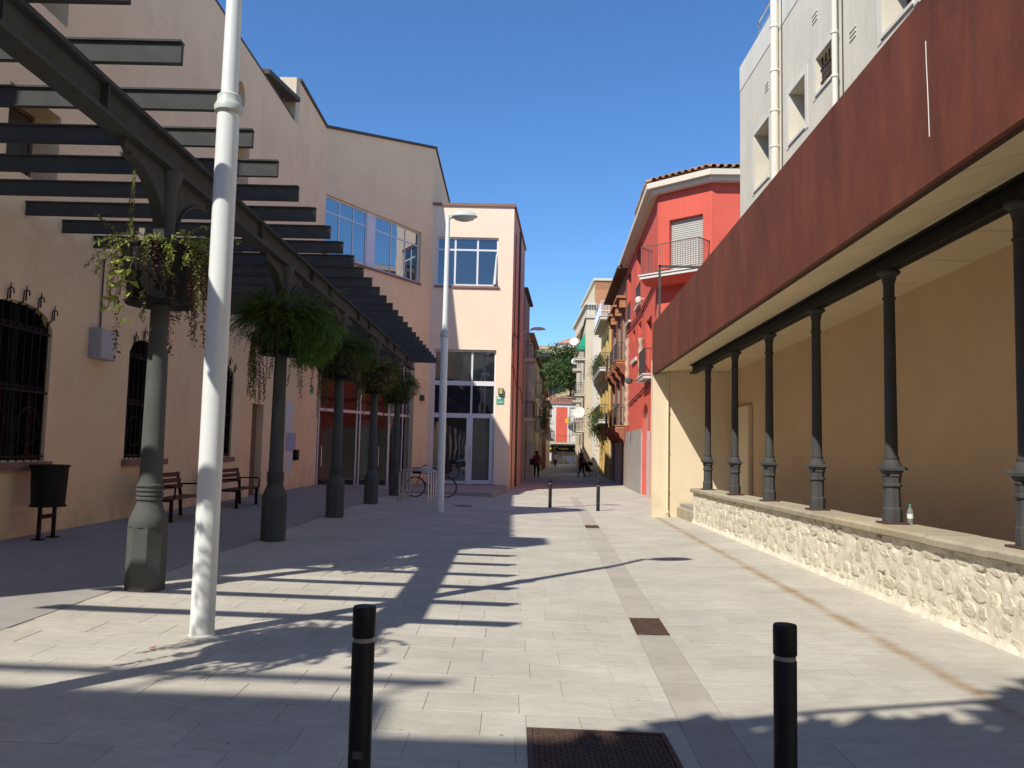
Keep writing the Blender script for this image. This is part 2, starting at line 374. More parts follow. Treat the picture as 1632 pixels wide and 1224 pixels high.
LEAFT2 = leafmat('light_tree_leaf', (.05, .085, .02), (.12, .16, .045), .2)
STEM = mat('stem', (.10, .075, .04), .8, .2, 6, .2)
BARK = mat('bark', (.11, .08, .055), .95, .2, 4, .5)
DRYGRASS = mat('dry_hillside', (.42, .33, .19), .95, .18, .12, .6, 3, stain=.5, stcol=(.16, .16, .07))
def paving(name, brick):
    m, N, L, out = new_mat(name)
    geo = nd(N, 'ShaderNodeNewGeometry'); pos = geo.outputs['Position']
    base = (.525, .495, .425)
    n1 = tex_noise(N, L, pos, .9, 7, .7); n2 = tex_noise(N, L, scaled(N, L, pos, (1., 3.2, 1.)), 4.5, 6, .75); n3 = tex_noise(N, L, pos, 55, 3, .7)
    col = mix_rgb(N, L, ramp(N, L, n1, .32, .7), rgba(base, .80), rgba(base, 1.07))
    col = mix_rgb(N, L, ramp(N, L, n2, .46, .76, (0, 0, 0, 1), (.7, .7, .7, 1)), col, rgba((.34, .31, .255)))
    col = mix_rgb(N, L, ramp(N, L, n3, .4, .75, (0, 0, 0, 1), (.28, .28, .28, 1)), col, rgba(base, .72))
    if brick:
        br = nd(N, 'ShaderNodeTexBrick', inp={'Scale': 1., 'Mortar Size': .008, 'Brick Width': .6, 'Row Height': .4, 'Color1': (1, 1, 1, 1), 'Color2': (.93, .93, .92, 1), 'Mortar': (.62, .6, .56, 1)})
        L.new(pos, br.inputs['Vector']); col = mix_rgb(N, L, 1., col, br.outputs['Color'], 'MULTIPLY')
    else:
        ri = nd(N, 'ShaderNodeObjectInfo').outputs['Random']; rj = geo.outputs['Random Per Island']
        f = math_(N, L, 'FRACT', math_(N, L, 'ADD', math_(N, L, 'MULTIPLY', ri, 7.3), rj))
        col = mix_rgb(N, L, 1., col, ramp(N, L, f, 0, 1, (.91, .905, .89, 1), (1.0, 1.0, 1.0, 1)), 'MULTIPLY')
    # chewing gum and oil spots
    vo = nd(N, 'ShaderNodeTexVoronoi', voronoi_dimensions='2D', inp={'Scale': 2.1, 'Randomness': 1.}); L.new(pos, vo.inputs['Vector'])
    vr = nd(N, 'ShaderNodeTexVoronoi', voronoi_dimensions='2D', inp={'Scale': 2.1, 'Randomness': 1.}); L.new(pos, vr.inputs['Vector'])
    sep = nd(N, 'ShaderNodeSeparateColor'); L.new(vr.outputs['Color'], sep.inputs[0])
    rad = math_(N, L, 'MULTIPLY', math_(N, L, 'SUBTRACT', sep.outputs[0], .35), .045)
    spot = math_(N, L, 'LESS_THAN', vo.outputs['Distance'], rad)
    col = mix_rgb(N, L, math_(N, L, 'MULTIPLY', spot, .6), col, (.12, .11, .10, 1))
    # line of rust dripped from the steel fascia
    sp = nd(N, 'ShaderNodeSeparateXYZ'); L.new(pos, sp.inputs[0])
    wob = math_(N, L, 'MULTIPLY', math_(N, L, 'SUBTRACT', tex_noise(N, L, pos, 2.2, 4), .5), .14)
    dx = math_(N, L, 'ABSOLUTE', math_(N, L, 'SUBTRACT', math_(N, L, 'SUBTRACT', math_(N, L, 'SUBTRACT', sp.outputs[0], 3.05), math_(N, L, 'MULTIPLY', sp.outputs[1], .031)), wob))
    band = ramp(N, L, dx, .0, .11, (1, 1, 1, 1), (0, 0, 0, 1))
    yl = math_(N, L, 'LESS_THAN', sp.outputs[1], 20.6)
    brk = ramp(N, L, tex_noise(N, L, scaled(N, L, pos, (.2, 1.1, .2)), 1.3, 5, .8), .34, .62, (.15, .15, .15, 1), (.85, .85, .85, 1))
    rf = math_(N, L, 'MULTIPLY', math_(N, L, 'MULTIPLY', band, yl), brk)
    col = mix_rgb(N, L, rf, col, (.27, .14, .045, 1))
    b = nd(N, 'ShaderNodeBsdfPrincipled', inp={'Roughness': .9, 'Specular IOR Level': .2}); L.new(col, b.inputs['Base Color'])
    bn = nd(N, 'ShaderNodeBump', inp={'Strength': .35, 'Distance': .006}); L.new(tex_noise(N, L, pos, 90, 5, .7), bn.inputs['Height']); L.new(bn.outputs[0], b.inputs['Normal'])
    L.new(b.outputs[0], out.inputs[0]); return m
PAVE = paving('paving_slab', False); PAVEF = paving('paving_far', True)
JOINT = mat('joint_sand', (.36, .335, .285), .95, .15, 6, .4, 80)
DRAINS = mat('drain_strip_stone', (.42, .385, .33), .9, .1, 5, .3, 80, rnd=.12)

# ================================================================ GROUND
def strip_x(y): return .83 + .047*y
def wall_x(y): return 4.1 + .008*y                        # street face of the stone wall
def g(x, y):
    a = .035*max(0., min(3.4, -3.8-x)); xd = strip_x(min(max(y, 0), 40))+.15
    if x < -3.8: c = 0.
    elif x < xd: c = -.1*(x+3.8)/(xd+3.8)
    else: c = -.1 + (.03*(x-xd) if y < 24 else .012*(x-xd)); c = min(c, .08)
    s = -.14*sm((y-18)/18)*sm((x+8)/7)*(1-.75*sm((y-50)/50))
    return a + c + s
def frange(a, b, st):
    n = int(round((b-a)/st)); return [a+(b-a)*i/n for i in range(n+1)]
gx = [-400, -150, -60, -30, -16] + frange(-11, 13, .4) + [16, 30, 60, 150, 400]
gy = [-300, -100, -40, -20] + frange(-12, 0, 2)[:-1] + frange(0, 44, .5)[:-1] + frange(44, 112, 2) + [125, 200, 400, 900]
mb = MB(); nx = len(gx)
vs = [(x, y, g(x, y)-.005 if -16 <= x <= 16 and y < 130 else g(max(-16, min(16, x)), min(max(y, -20), 112))-.05) for y in gy for x in gx]
mb.add(vs, [(j*nx+i, j*nx+i+1, (j+1)*nx+i+1, (j+1)*nx+i) for j in range(len(gy)-1) for i in range(nx-1)])
def ground_mat():
    return PAVEF
# joints under the built slabs take the sand colour, the street beyond its own paving
mb.m = [1 if (gy[j] < 31.9 and gy[j] > 1 and -4.4 < gx[i] < 4.6) else 0 for j in range(len(gy)-1) for i in range(nx-1)]
ground = tag(mb.build('ground', [PAVEF, JOINT], smooth=True), kind='structure')

# paving slabs: staggered rows across the street, cut along the drain strip
def clip(poly, f):
    out = []
    for i, p in enumerate(poly):
        q = poly[(i+1) % len(poly)]; a, b = f(p), f(q)
        if a >= 0: out.append(p)
        if a*b < 0:
            t = a/(a-b); out.append((p[0]+(q[0]-p[0])*t, p[1]+(q[1]-p[1])*t))
    return out
def slab_mesh(mb, poly, gap=.003, th=.04, c=.002, zf=g, dz=0.):
    cx = sum(p[0] for p in poly)/len(poly); cy = sum(p[1] for p in poly)/len(poly)
    n = len(poly)
    def ins(d):
        r = []
        for p in poly:
            v = Vector((p[0]-cx, p[1]-cy)); r.append((p[0]-math.copysign(min(d, abs(v.x)*.5), v.x), p[1]-math.copysign(min(d, abs(v.y)*.5), v.y)))
        return r
    o, i = ins(gap*.5), ins(gap*.5+c)
    v = [(p[0], p[1], zf(*p)-th) for p in o] + [(p[0], p[1], zf(*p)-c+dz) for p in o] + [(p[0], p[1], zf(*p)+dz) for p in i]
    f = [tuple(range(2*n, 3*n))]
    for k in range(n):
        j = (k+1) % n; f += [(k, j, n+j, n+k), (n+k, n+j, 2*n+j, 2*n+k)]
    mb.add(v, f)
slabs = []
y = 2.0; row = 0; rr = random.Random(3)
while y < 31.8:
    off = (.3 if row % 2 else 0.) + rr.uniform(-.06, .06)
    x = -4.08 - .6 + off
    while x < 4.6:
        wd = .6
        poly = [(x, y), (x+wd, y), (x+wd, y+.4), (x, y+.4)]
        poly = clip(poly, lambda p: p[0]+4.08); 
        lim = (lambda p: wall_x(p[1])+.02-p[0]) if y < 19.2 else (lambda p: 4.6-p[0])
        poly = clip(poly, lim) if poly else poly
        if poly:
            for pc in (clip(poly, lambda p: strip_x(p[1])-p[0]), clip(poly, lambda p: p[0]-strip_x(p[1])-.3)):
                if len(pc) >= 3:
                    w_ = max(p[0] for p in pc)-min(p[0] for p in pc)
                    if w_ > .05: slabs.append(pc)
        x += wd
    y += .4; row += 1
HX0, HX1, HY0, HY1 = .13, .94, 4.08, 4.93                # cast-iron cover
cut = []
for s_ in slabs:
    if min(p[0] for p in s_) < HX1 and max(p[0] for p in s_) > HX0 and min(p[1] for p in s_) < HY1 and max(p[1] for p in s_) > HY0:
        mid = clip(clip(s_, lambda p: p[0]-HX0) or [(0, 0)]*3, lambda p: HX1-p[0])
        parts_ = [clip(s_, lambda p: HX0-p[0]), clip(s_, lambda p: p[0]-HX1)] + ([clip(mid, lambda p: HY0-p[1]), clip(mid, lambda p: p[1]-HY1)] if mid else [])
        cut += [q for q in parts_ if len(q) >= 3 and max(p[0] for p in q)-min(p[0] for p in q) > .02 and max(p[1] for p in q)-min(p[1] for p in q) > .02]
    else: cut.append(s_)
slabs = cut
def in_view(x, y, m=.04):
    return abs(x)/max(y, .1) < .66+m and y > 3.55
vis = sorted([s for s in slabs if in_view(sum(p[0] for p in s)/len(s), sum(p[1] for p in s)/len(s))], key=lambda s: sum(p[1] for p in s)/len(s) - .5*min(1, (max(p[0] for p in s)-min(p[0] for p in s))))
near = vis[:290]; near_ids = {id(s) for s in near}
pavement = MB()
field = MB()
for s in slabs:
    if id(s) not in near_ids: slab_mesh(field, s, dz=rr.uniform(-.0012, .0012))
pav = bpy.data.objects.new('pavement', None); COL.objects.link(pav); ORG[pav.name] = Vector(); tag(pav, kind='structure')
tag(field.build('slab_field', PAVE, pav), kind='stuff')
for s in near:
    m_ = MB(); slab_mesh(m_, s, dz=rr.uniform(-.0015, .0015)); m_.build('slab', PAVE, pav)
# drain strip of darker stones
y = 2.0
while y < 31.5:
    if not (7.55 < y+.2 < 8.3 or 17.9 < y+.2 < 18.5):
        m_ = MB(); slab_mesh(m_, [(strip_x(y)+.006, y), (strip_x(y)+.294, y), (strip_x(y+.45)+.294, y+.45), (strip_x(y+.45)+.006, y+.45)], dz=-.003)
        m_.build('drain_stone', DRAINS, pav)
    y += .45
# plain concrete along the facade
mb = MB(); xs = frange(-7.4, -4.085, .4); ys = frange(0, 31, .5); n_ = len(xs)
mb.add([(x, y, g(x, y)+.002) for y in ys for x in xs], [(j*n_+i, j*n_+i+1, (j+1)*n_+i+1, (j+1)*n_+i) for j in range(len(ys)-1) for i in range(n_-1)])
tag(mb.build('sidewalk', CONC, smooth=True), kind='structure')

# ================================================================ LEFT: long cream building
XF = -7.2
FL = Fr((XF, 0), (XF, 60), 1)                              # a = world y, b = towards the street (+x)
lb = thing('cream_building', (XF, 16, 0), 'long cream rendered building with barred arched windows behind the pergola', 'building')
AW = [(10.95, 12.66), (15.25, 16.96), (19.36, 21.07)]      # arched windows
UW = [(11.2, 12.5), (20.1, 21.4)]
ops = [(a, b, 1.22, 3.56, .32) for a, b in AW] + [(22.66, 23.7, -.05, 2.7, 0)] + [(a, b, 5.41, 6.61, 0) for a, b in UW] + [(a, b, 8.08, 9.5, 0) for a, b in UW] + [(20.25, 20.85, 10.35, 10.95, .3)]
wall(lb, 'wall', CREAM, FL, -.3, 11.97, .55, ops, a0=4.95, a1=26.05)
mb = MB(); mb.box(XF-9, XF-.55, 4.95, 5.3, -.3, 11.97); mb.build('side_wall', CREAM, lb)
mb = MB(); mb.box(XF-9, XF-.5, 5.3, 26.0, 11.6, 11.9); mb.build('roof', PINKCOP, lb)
mb = MB(); mb.fbox(FL, 4.93, 25.4, 11.97, 12.02, -.58, .02); mb.build('roof_coping', COPING, lb)
mb = MB(); mb.box(XF-1.0, XF+.42, 4.9, 5.9, 11.6, 12.4); mb.build('corner_turret', CREAM, lb)
mb = MB(); mb.box(XF-3.2, XF-.1, 11.3, 12.3, 11.9, 15.6); mb.build('stair_tower', CREAM, lb)
mb = MB(); mb.hexa([FL.pt(22.4, 12.06, .12), FL.pt(25.7, 12.66, .12), FL.pt(25.7, 12.66, -1.9), FL.pt(22.4, 12.06, -1.9), FL.pt(22.4, 12.2, .12), FL.pt(25.7, 12.8, .12), FL.pt(25.7, 12.8, -1.9), FL.pt(22.4, 12.2, -1.9)]); mb.build('lean_to_roof', COPING, lb)
mb = MB(); mb.fbox(FL, 24.9, 25.05, 12.05, 12.5, -.4, -.2); mb.build('roof_post', COPING, lb)
mb = MB(); mb.fbox(FL, 25.62, 26.06, 11.97, 13.46, -.55, -.004); mb.build('parapet_block', BEIGE, lb)
for i, (a, b) in enumerate(AW):                            # arched windows with wrought grilles
    mb = MB(); c = (a+b)/2; hw = (b-a)/2
    for t in (-.98, 0, .98): mb.fbox(FL, c+hw*t-.03, c+hw*t+.03, 1.24, 3.5, -.098, -.06)
    for z in (1.24, 2.3, 3.2): mb.fbox(FL, a, b, z, z+.06, -.098, -.065)
    wo_ = mb.build('window', DARK, lb)
    m_ = MB(); m_.fbox(FL, a, b, 1.24, 3.54, -.12, -.1); m_.build('pane', GLASSK, wo_)
    q = MB(); n_ = 9
    for k in range(n_):
        t = -1+2*(k+.5)/n_; aa = c+hw*t; zt = 3.24+.32*math.sqrt(1-t*t)
        q.fbox(FL, aa-.009, aa+.009, 1.22, zt-.01, -.04, -.02)
        if k % 2 == 0:   # hooked spikes above the arch
            q.tube([FL.pt(aa, zt-.06, -.03), FL.pt(aa, zt, .03), FL.pt(aa, zt+.14, .035), FL.pt(aa+.03, zt+.18, .05), FL.pt(aa+.08, zt+.17, .06), FL.pt(aa+.1, zt+.1, .06)], .010, 6)
            q.tube([FL.pt(aa+.06, zt+.02, .03), FL.pt(aa+.06, zt+.25, .035)], [.013, .007], 6)
    for z in (1.28, 2.25, 3.15): q.fbox(FL, a+.01, b-.01, z, z+.03, -.045, -.015)
    for t in (-.5, .5):
        q.tube([FL.pt(c+hw*t+.28*math.cos(u*.35), 1.75+.28*math.sin(u*.35), -.03) for u in range(18)], .011, 5)
    q.build('grille', BLACK, wo_)
    m_ = MB(); m_.fbox(FL, a-.08, b+.08, 1.1, 1.215, -.3, .09); m_.build('sill', PINKCOP, wo_)
for a, b in UW:
    for z0_, z1_ in ((5.41, 6.61), (8.08, 9.5)): window(lb, FL, a, b, z0_, z1_, (.5,), (), BROWNSH, GLASSD, b=-.42)
mb = MB(); mb.fbox(FL, 22.66, 23.7, .1, 2.7, -.26, -.2)
for k in range(3): mb.fbox(FL, 22.78, 23.58, .3+k*.8, .95+k*.8, -.2, -.18)
dr = mb.build('door', BROWNDOOR, lb); m_ = MB(); m_.tube([FL.pt(22.8, 1.15, -.2), FL.pt(22.8, 1.15, -.13), FL.pt(22.92, 1.15, -.13)], .012, 6); m_.build('handle', IRON, dr)
m_ = MB(); m_.fbox(FL, 20.2, 20.9, 10.3, 11.0, -.5, -.42); m_.build('vent_board', DARK, lb)

# ---------------------------------------------------------------- entrance wing and corner tower
A2, B2 = (-7.2, 29.9), (-3.7, 36.0)
FW = Fr(A2, B2, 1); LW = FW.L
wg = thing('entrance_wing', (-4.5, 33, 0), 'peach rendered wing with glazed entrance and square corner tower', 'building')
wall(wg, 'facade_wall', CREAM, FL, -.3, 13.5, .5, (), a0=26.06, a1=29.9)
mb = MB(); mb.fbox(FL, 26.0, 29.95, 13.5, 13.6, -.6, .06); mb.build('facade_coping', COPING, wg)
TW = lambda Y: (Y[1]-29.9)/(36.0-29.9)*LW
w1, w2, w3, w4 = .12, TW((0, 32.2)), TW((0, 32.62)), TW((0, 35.25))
wall(wg, 'angled_wall', CREAM, FW, -.3, 13.5, .45, [(w1, w4, 8.72, 11.0, 0), (.15, TW((0, 35.1)), -.25, 5.9, 0)], z1b=15.08)
mb = MB(); mb.fbox(FW, -.03, LW+.06, 13.5, 13.6, -.5, .07, z0b=15.08, z1b=15.18); mb.build('angled_coping', COPING, wg)
mb = MB(); mb.fbox(FW, w2, w3, 8.72, 11.0, -.3, -.1); mb.build('window_pier', ALU, wg)
for a, b in ((w1, w2), (w3, w4)):
    wi = window(wg, FW, a, b, 8.76, 11.0, (.36, .68), (.73,), ALU, GLASSM, b=-.13, w=.07, bars=.06)
mb = MB(); mb.fbox(FW, w1-.05, w4+.05, 8.64, 8.72, -.2, .06); mb.build('window_sill', PINKCOP, wg)
# entrance glazing
ge = TW((0, 35.1)); z0e = -.02
mb = MB()
cols_e = [.15, .42, 1.5, 1.62, 2.55, 2.75, 3.55, 3.75, 4.55, 4.62, 5.5, ge]
for a in cols_e: mb.fbox(FW, a-.035, a+.035, z0e-.1, 5.9, -.26, -.18)
for z in (2.9, 4.4, 5.84): mb.fbox(FW, .15, ge, z-.05, z+.06, -.27, -.17)
eg = mb.build('entrance_frame', ALUG, wg)
for a, b, k in ((.42, 1.5, 0), (1.62, 2.55, 1), (2.75, 3.55, 2), (3.75, 4.55, 3), (4.62, 5.5, 4)):
    for z0_, z1_ in ((.0, 2.85), (2.96, 4.35), (4.46, 5.79)):
        m_ = MB(); m_.fbox(FW, a+.03, b-.03, z0_, z1_, -.225, -.215); m_.build('pane', GLASSC, eg)
    if k in (0, 3):
        m_ = MB()
        m_.tube([FW.pt(a+.12, .75, -.16), FW.pt(a+.12, .8, -.11), FW.pt(a+.12, 1.5, -.11), FW.pt(a+.12, 1.55, -.16)], .016, 6); m_.build('pull_handle', STEEL, eg)
m_ = MB(); m_.fbox(FW, .3, ge-.2, 2.95, 5.8, -1.6, -1.5); m_.build('red_ceiling_panel', REDIN, wg)
m_ = MB(); m_.fbox(FW, 1.9, 2.5, .02, 2.7, -1.3, -1.24); m_.build('indoor_panel', REDIN, wg)
m_ = MB(); m_.fbox(FW, 2.78, 3.5, .35, 2.6, -.34, -.32); m_.build('poster', POSTERG, wg)
m_ = MB(); m_.fbox(FW, 5.0, 5.45, .6, 2.5, -.34, -.32); m_.build('poster', POSTERG, wg)
m_ = MB(); m_.fbox(FW, -.2, LW, -.3, 6.2, -5.0, -4.9); m_.fbox(FW, .0, LW, 5.95, 6.05, -4.9, -.46); m_.fbox(FW, .0, LW, -.3, -.1, -4.9, -.46); m_.fbox(FW, LW-.03, LW+.06, -.3, 6.05, -4.9, -.46); m_.fbox(FW, -.1, 0, -.3, 6.05, -4.9, -.51); m_.build('hall_interior', DARK, wg)
# tower
T = 36.0; FT = Fr((-3.7, T), (-.06, T), 1)                # outward = towards the camera
tl = FT.L; ax = lambda x: x+3.7
wall(wg, 'tower_front', CREAM_LIT, FT, -.35, 12.45, .4, [(ax(-3.5), ax(-.74), 8.8, 11.03, 0), (ax(-3.49), ax(-.73), -.02, 5.95, 0)])
FS = Fr((-.06, T), (.56, 44.0), 1)
wall(wg, 'tower_side', ORANGEW, FS, -.35, 12.45, .4, (), a0=.0)
mb = MB(); mb.fbox(FT, -.06, tl+.06, 12.45, 12.58, -.5, .07); mb.fbox(FS, .0, FS.L, 12.45, 12.58, -.5, .07); mb.build('tower_coping', PINKCOP, wg)
mb = MB(); mb.box(-3.7, -.3, T+.4, 44, 12.2, 12.4); mb.build('tower_roof', PINKCOP, wg)
mb = MB(); mb.box(-4.2, -3.7, T+.02, 46, 12.3, 15.08); mb.build('upper_side_wall', CREAM, wg)
mb = MB(); mb.box(-4.25, -3.64, T+.05, 46.1, 15.08, 15.19); mb.build('upper_side_coping', COPING, wg)
tw = window(wg, FT, ax(-3.5), ax(-.74), 8.84, 11.03, (.3, .665), (.745,), ALU, GLASSD, b=-.1, w=.07, bars=.08)
m_ = MB(); m_.hexa([FT.pt(ax(-1.5), 8.95, -.09), FT.pt(ax(-.84), 8.95, .22), FT.pt(ax(-.84), 8.95, .25), FT.pt(ax(-1.5), 8.95, -.06), FT.pt(ax(-1.5), 10.3, -.09), FT.pt(ax(-.84), 10.3, -.08), FT.pt(ax(-.84), 10.3, -.05), FT.pt(ax(-1.5), 10.3, -.06)]) if False else m_.hexa([FT.pt(ax(-.95), 8.9, -.08), FT.pt(ax(-.83), 8.9, .16), FT.pt(ax(-.81), 8.9, .14), FT.pt(ax(-.93), 8.9, -.09), FT.pt(ax(-.84), 10.3, -.08), FT.pt(ax(-.81), 10.3, -.06), FT.pt(ax(-.79), 10.3, -.08), FT.pt(ax(-.82), 10.3, -.09)])
m_.build('open_sash', ALU, tw)
mb = MB(); mb.fbox(FT, ax(-3.58), ax(-.66), 8.72, 8.8, -.2, .07); mb.build('tower_sill', PINKCOP, wg)
mb = MB()
for a in (-3.46, -.76): mb.fbox(FT, ax(a)-.035, ax(a)+.035, -.02, 5.95, -.25, -.15)
mb.fbox(FT, ax(-1.83), ax(-1.75), 2.98, 5.95, -.25, -.152)
for z, h in ((4.46, .2), (3.02, .2), (5.9, .07)): mb.fbox(FT, ax(-3.43), ax(-.8), z-h/2, z+h/2, -.26, -.13)
mb.fbox(FT, ax(-1.97), ax(-1.70), .0, 2.92, -.25, -.14); mb.fbox(FT, ax(-1.70), ax(-.79), .02, .2, -.24, -.15); mb.fbox(FT, ax(-.95), ax(-.79), .2, 2.92, -.24, -.15)
mb.fbox(FT, ax(-3.43), ax(-1.97), .02, .14, -.24, -.15)
tg = mb.build('shopfront_frame', ALU, wg)
for x0, x1, z0_, z1_, gm_ in ((-3.43, -1.83, 4.56, 5.87, GLASSD), (-1.75, -.79, 4.56, 5.87, GLASSD), (-3.43, -1.83, 3.12, 4.36, GLASSD), (-1.75, -.79, 3.12, 4.36, GLASSD), (-3.43, -1.97, .14, 2.92, GLASSM), (-1.70, -.95, .2, 2.92, GLASSC)):
    m_ = MB(); m_.fbox(FT, ax(x0), ax(x1), z0_, z1_, -.21, -.2); m_.build('pane', gm_, tg)
m_ = MB(); m_.fbox(FT, ax(-1.68), ax(-.97), .22, 2.9, -.27, -.25); m_.build('cardboard_screen', BEIGE, wg)
m_ = MB(); m_.box(-3.65, -.3, T+3, T+3.1, -.3, 12.1); m_.box(-3.69, -3.6, T+.41, T+3, -.3, 12.1); m_.box(-3.6, -.3, T+.41, T+3, 6.05, 6.2); m_.build('shop_interior', DARK, wg)
for x in (-1.99, -1.77):
    m_ = MB(); m_.tube([FT.pt(ax(x), 1.0, -.14), FT.pt(ax(x), 1.02, -.07), FT.pt(ax(x), 1.7, -.07), FT.pt(ax(x), 1.72, -.14)], .018, 6); m_.build('pull_handle', STEEL, tg)
# step in front of the tower
mb = MB(); mb.prism([(-4.3, 29.5, -.4), (-.62, 29.5, -.4), (-.2, 33.4, -.4), (-.12, T, -.4), (-3.7, T, -.4), (-4.3, 33.9, -.4)], (0, 0, .4)); 
tag(mb.build('entrance_step', STEPM, org=(-2.3, 32, -.2)), 'low stone step platform in front of the tower door', 'step')
m_ = MB(); m_.fbox(FT, ax(-.60), ax(-.38), 3.98, 4.25, .003, .12); l_ = m_.build('wall_light', IRON, None, org=FT.pt(ax(-.5), 4.1, 0))
tag(l_, 'square lantern on the tower front above the green plate', 'wall light'); m_ = MB(); m_.fbox(FT, ax(-.56), ax(-.42), 4.01, 4.22, .12, .135); m_.build('diffuser', mat('amber_diffuser', (.55, .48, .16), .4, .05), l_)
m_ = MB(); m_.fbox(FT, ax(-.67), ax(-.34), 3.55, 3.9, .003, .02); sg = m_.build('street_plate', GREEN, None, org=FT.pt(ax(-.5), 3.7, 0)); tag(sg, 'small green plate with white lettering on the tower corner', 'sign')
m_ = MB(); m_.fbox(FT, ax(-.64), ax(-.48), 3.77, 3.87, .02, .023)
for r_ in range(2):
    for k in range(5): m_.fbox(FT, ax(-.63+.055*k), ax(-.63+.055*k+.038), 3.67-.07*r_, 3.70-.07*r_, .02, .023)
m_.build('lettering', PAPER, sg)
m_ = MB(); m_.fbox(FW, TW((0, 35.55))-.1, TW((0, 35.55))+.1, 3.6, 3.85, .003, .12); l2 = m_.build('wall_light', IRON, None, org=FW.pt(TW((0, 35.55)), 3.7, 0)); tag(l2, 'square lantern beside the entrance glazing behind the pergola', 'wall light')
m_ = MB(); m_.fbox(FL, 29.15, 29.45, 3.42, 3.72, .003, .02); tag(m_.build('door_plate', GREEN, None, org=FL.pt(29.3, 3.5, 0)), 'small dark green plate on the wall left of the entrance', 'sign')

# ================================================================ PERGOLA
XP = -3.82
pg = thing('pergola', (XP, 8.73, 0), 'long black steel pergola of cross slats on cast columns', 'pergola')
PY = [4.1 + 4.64*i for i in range(6)]                      # column positions
mb = MB()                                                  # I-beam
mb.box(XP-.03, XP+.03, 3.95, 30.9, 4.50, 4.83); mb.box(XP-.11, XP+.11, 3.95, 30.9, 4.79, 4.832); mb.box(XP-.11, XP+.11, 3.95, 30.9, 4.498, 4.54)
for yy in PY:
    for d in (-1.55, 1.55): mb.box(XP-.1, XP+.1, yy+d-.012, yy+d+.012, 4.54, 4.79)
mb.build('beam', SLATM, pg)
sl = MB(); sl.box(XF+.003, -2.94, -.025, .025, 4.836, 5.022); sl.box(XF+.003, -2.94, -.05, .04, 5.022, 5.04); sl.box(XF+.003, -2.94, -.04, .025, 4.834, 4.846)
slme = sl.mesh('slat', SLATM, (XP, 8.73, 0))
for i in range(29):
    o = bpy.data.objects.new('slat', slme); COL.objects.link(o); o.parent = pg; o.location = (0, 3.93+.98*i, 0)
for yy in PY:
    z0_ = g(XP, yy)-.03
    mb = MB(); mb.lathe([(.198, z0_), (.198, .66), (.19, .70)], 8, (XP, yy, 0), R(22.5))
    cl = mb.build('column', IRON, pg)
    mb = MB(); mb.lathe([(.194, .66), (.198, .69), (.192, .74), (.168, .80), (.138, .87), (.122, .93)] + [p for k in range(4) for p in ((.122, .935+.045*k), (.138, .945+.045*k), (.138, .965+.045*k), (.122, .975+.045*k))] + [(.116, 1.13), (.092, 3.7), (.12, 3.72), (.12, 3.78), (.10, 3.8), (.10, 4.3), (.15, 4.42), (.16, 4.497)], 20, (XP, yy, 0))
    mb.build('shaft', IRON, cl, smooth=True)
    for sgn in (-1, 1):                                    # curved perforated gusset plates
        mb = MB(); pts = [(XP-.02, yy+sgn*.09, 4.496)] + [(XP-.02, yy+sgn*(1.05), 4.496), (XP-.02, yy+sgn*1.05, 4.40)]
        for t in range(9):
            u = t/8; pts.append((XP-.02, yy+sgn*(.98-.83*math.sin(u*math.pi/2)), 4.36-.62*(1-math.cos(u*math.pi/2))))
        pts.append((XP-.02, yy+sgn*.09, 3.72))
        mb.prism(pts, (.04, 0, 0))
        cv_ = [(yy+sgn*(.98-.83*math.sin(k/10*math.pi/2)), 4.36-.62*(1-math.cos(k/10*math.pi/2))) for k in range(11)]
        for (ya_, za_), (yb_, zb2) in zip(cv_[:-1], cv_[1:]): mb.hexa([(XP-.06, ya_, za_-.012), (XP+.06, ya_, za_-.012), (XP+.06, yb_, zb2-.012), (XP-.06, yb_, zb2-.012), (XP-.06, ya_, za_+.012), (XP+.06, ya_, za_+.012), (XP+.06, yb_, zb2+.012), (XP-.06, yb_, zb2+.012)])
        mb.build('bracket', SLATM, cl)
# hanging bowls round the columns
BZ = 3.02
def bowl(yy, label):
    t = thing('planter', (XP, yy, BZ), label, 'planter', 'planters on the pergola columns')
    mb = MB(); mb.lathe([(.115, 0), (.36, .0), (.38, .03), (.33, .05), (.375, .3), (.40, .56), (.42, .6), (.42, .62), (.39, .62), (.36, .5), (.34, .44), (.115, .44)], 12, (XP, yy, BZ)); mb.build('bowl', BLACK, t)
    mb = MB(); mb.lathe([(.115, .44), (.33, .44), (.30, .52), (.115, .56)], 14, (XP, yy, BZ)); mb.build('soil', SOIL, t)
    for a in (4.3, 1.2):
        mb = MB(); mb.box(XP+.3*math.cos(a)-.03, XP+.3*math.cos(a)+.03, yy+.3*math.sin(a)-.01, yy+.3*math.sin(a)+.01, BZ+.58, BZ+.78); mb.build('hook_plate', STEEL if yy < 10 else IRON, t)
    return t
bl = ['planter behind the picture edge on the pergola end column', 'round black planter with straggling flowers on the nearest pergola column', 'round black planter hidden under bushy ferns on the second column', 'round black planter on the third pergola column from the front', 'round black planter on the fourth pergola column from the front', 'round black planter on the last pergola column by the bicycles']
for yy, l_ in zip(PY, bl): bowl(yy, l_)

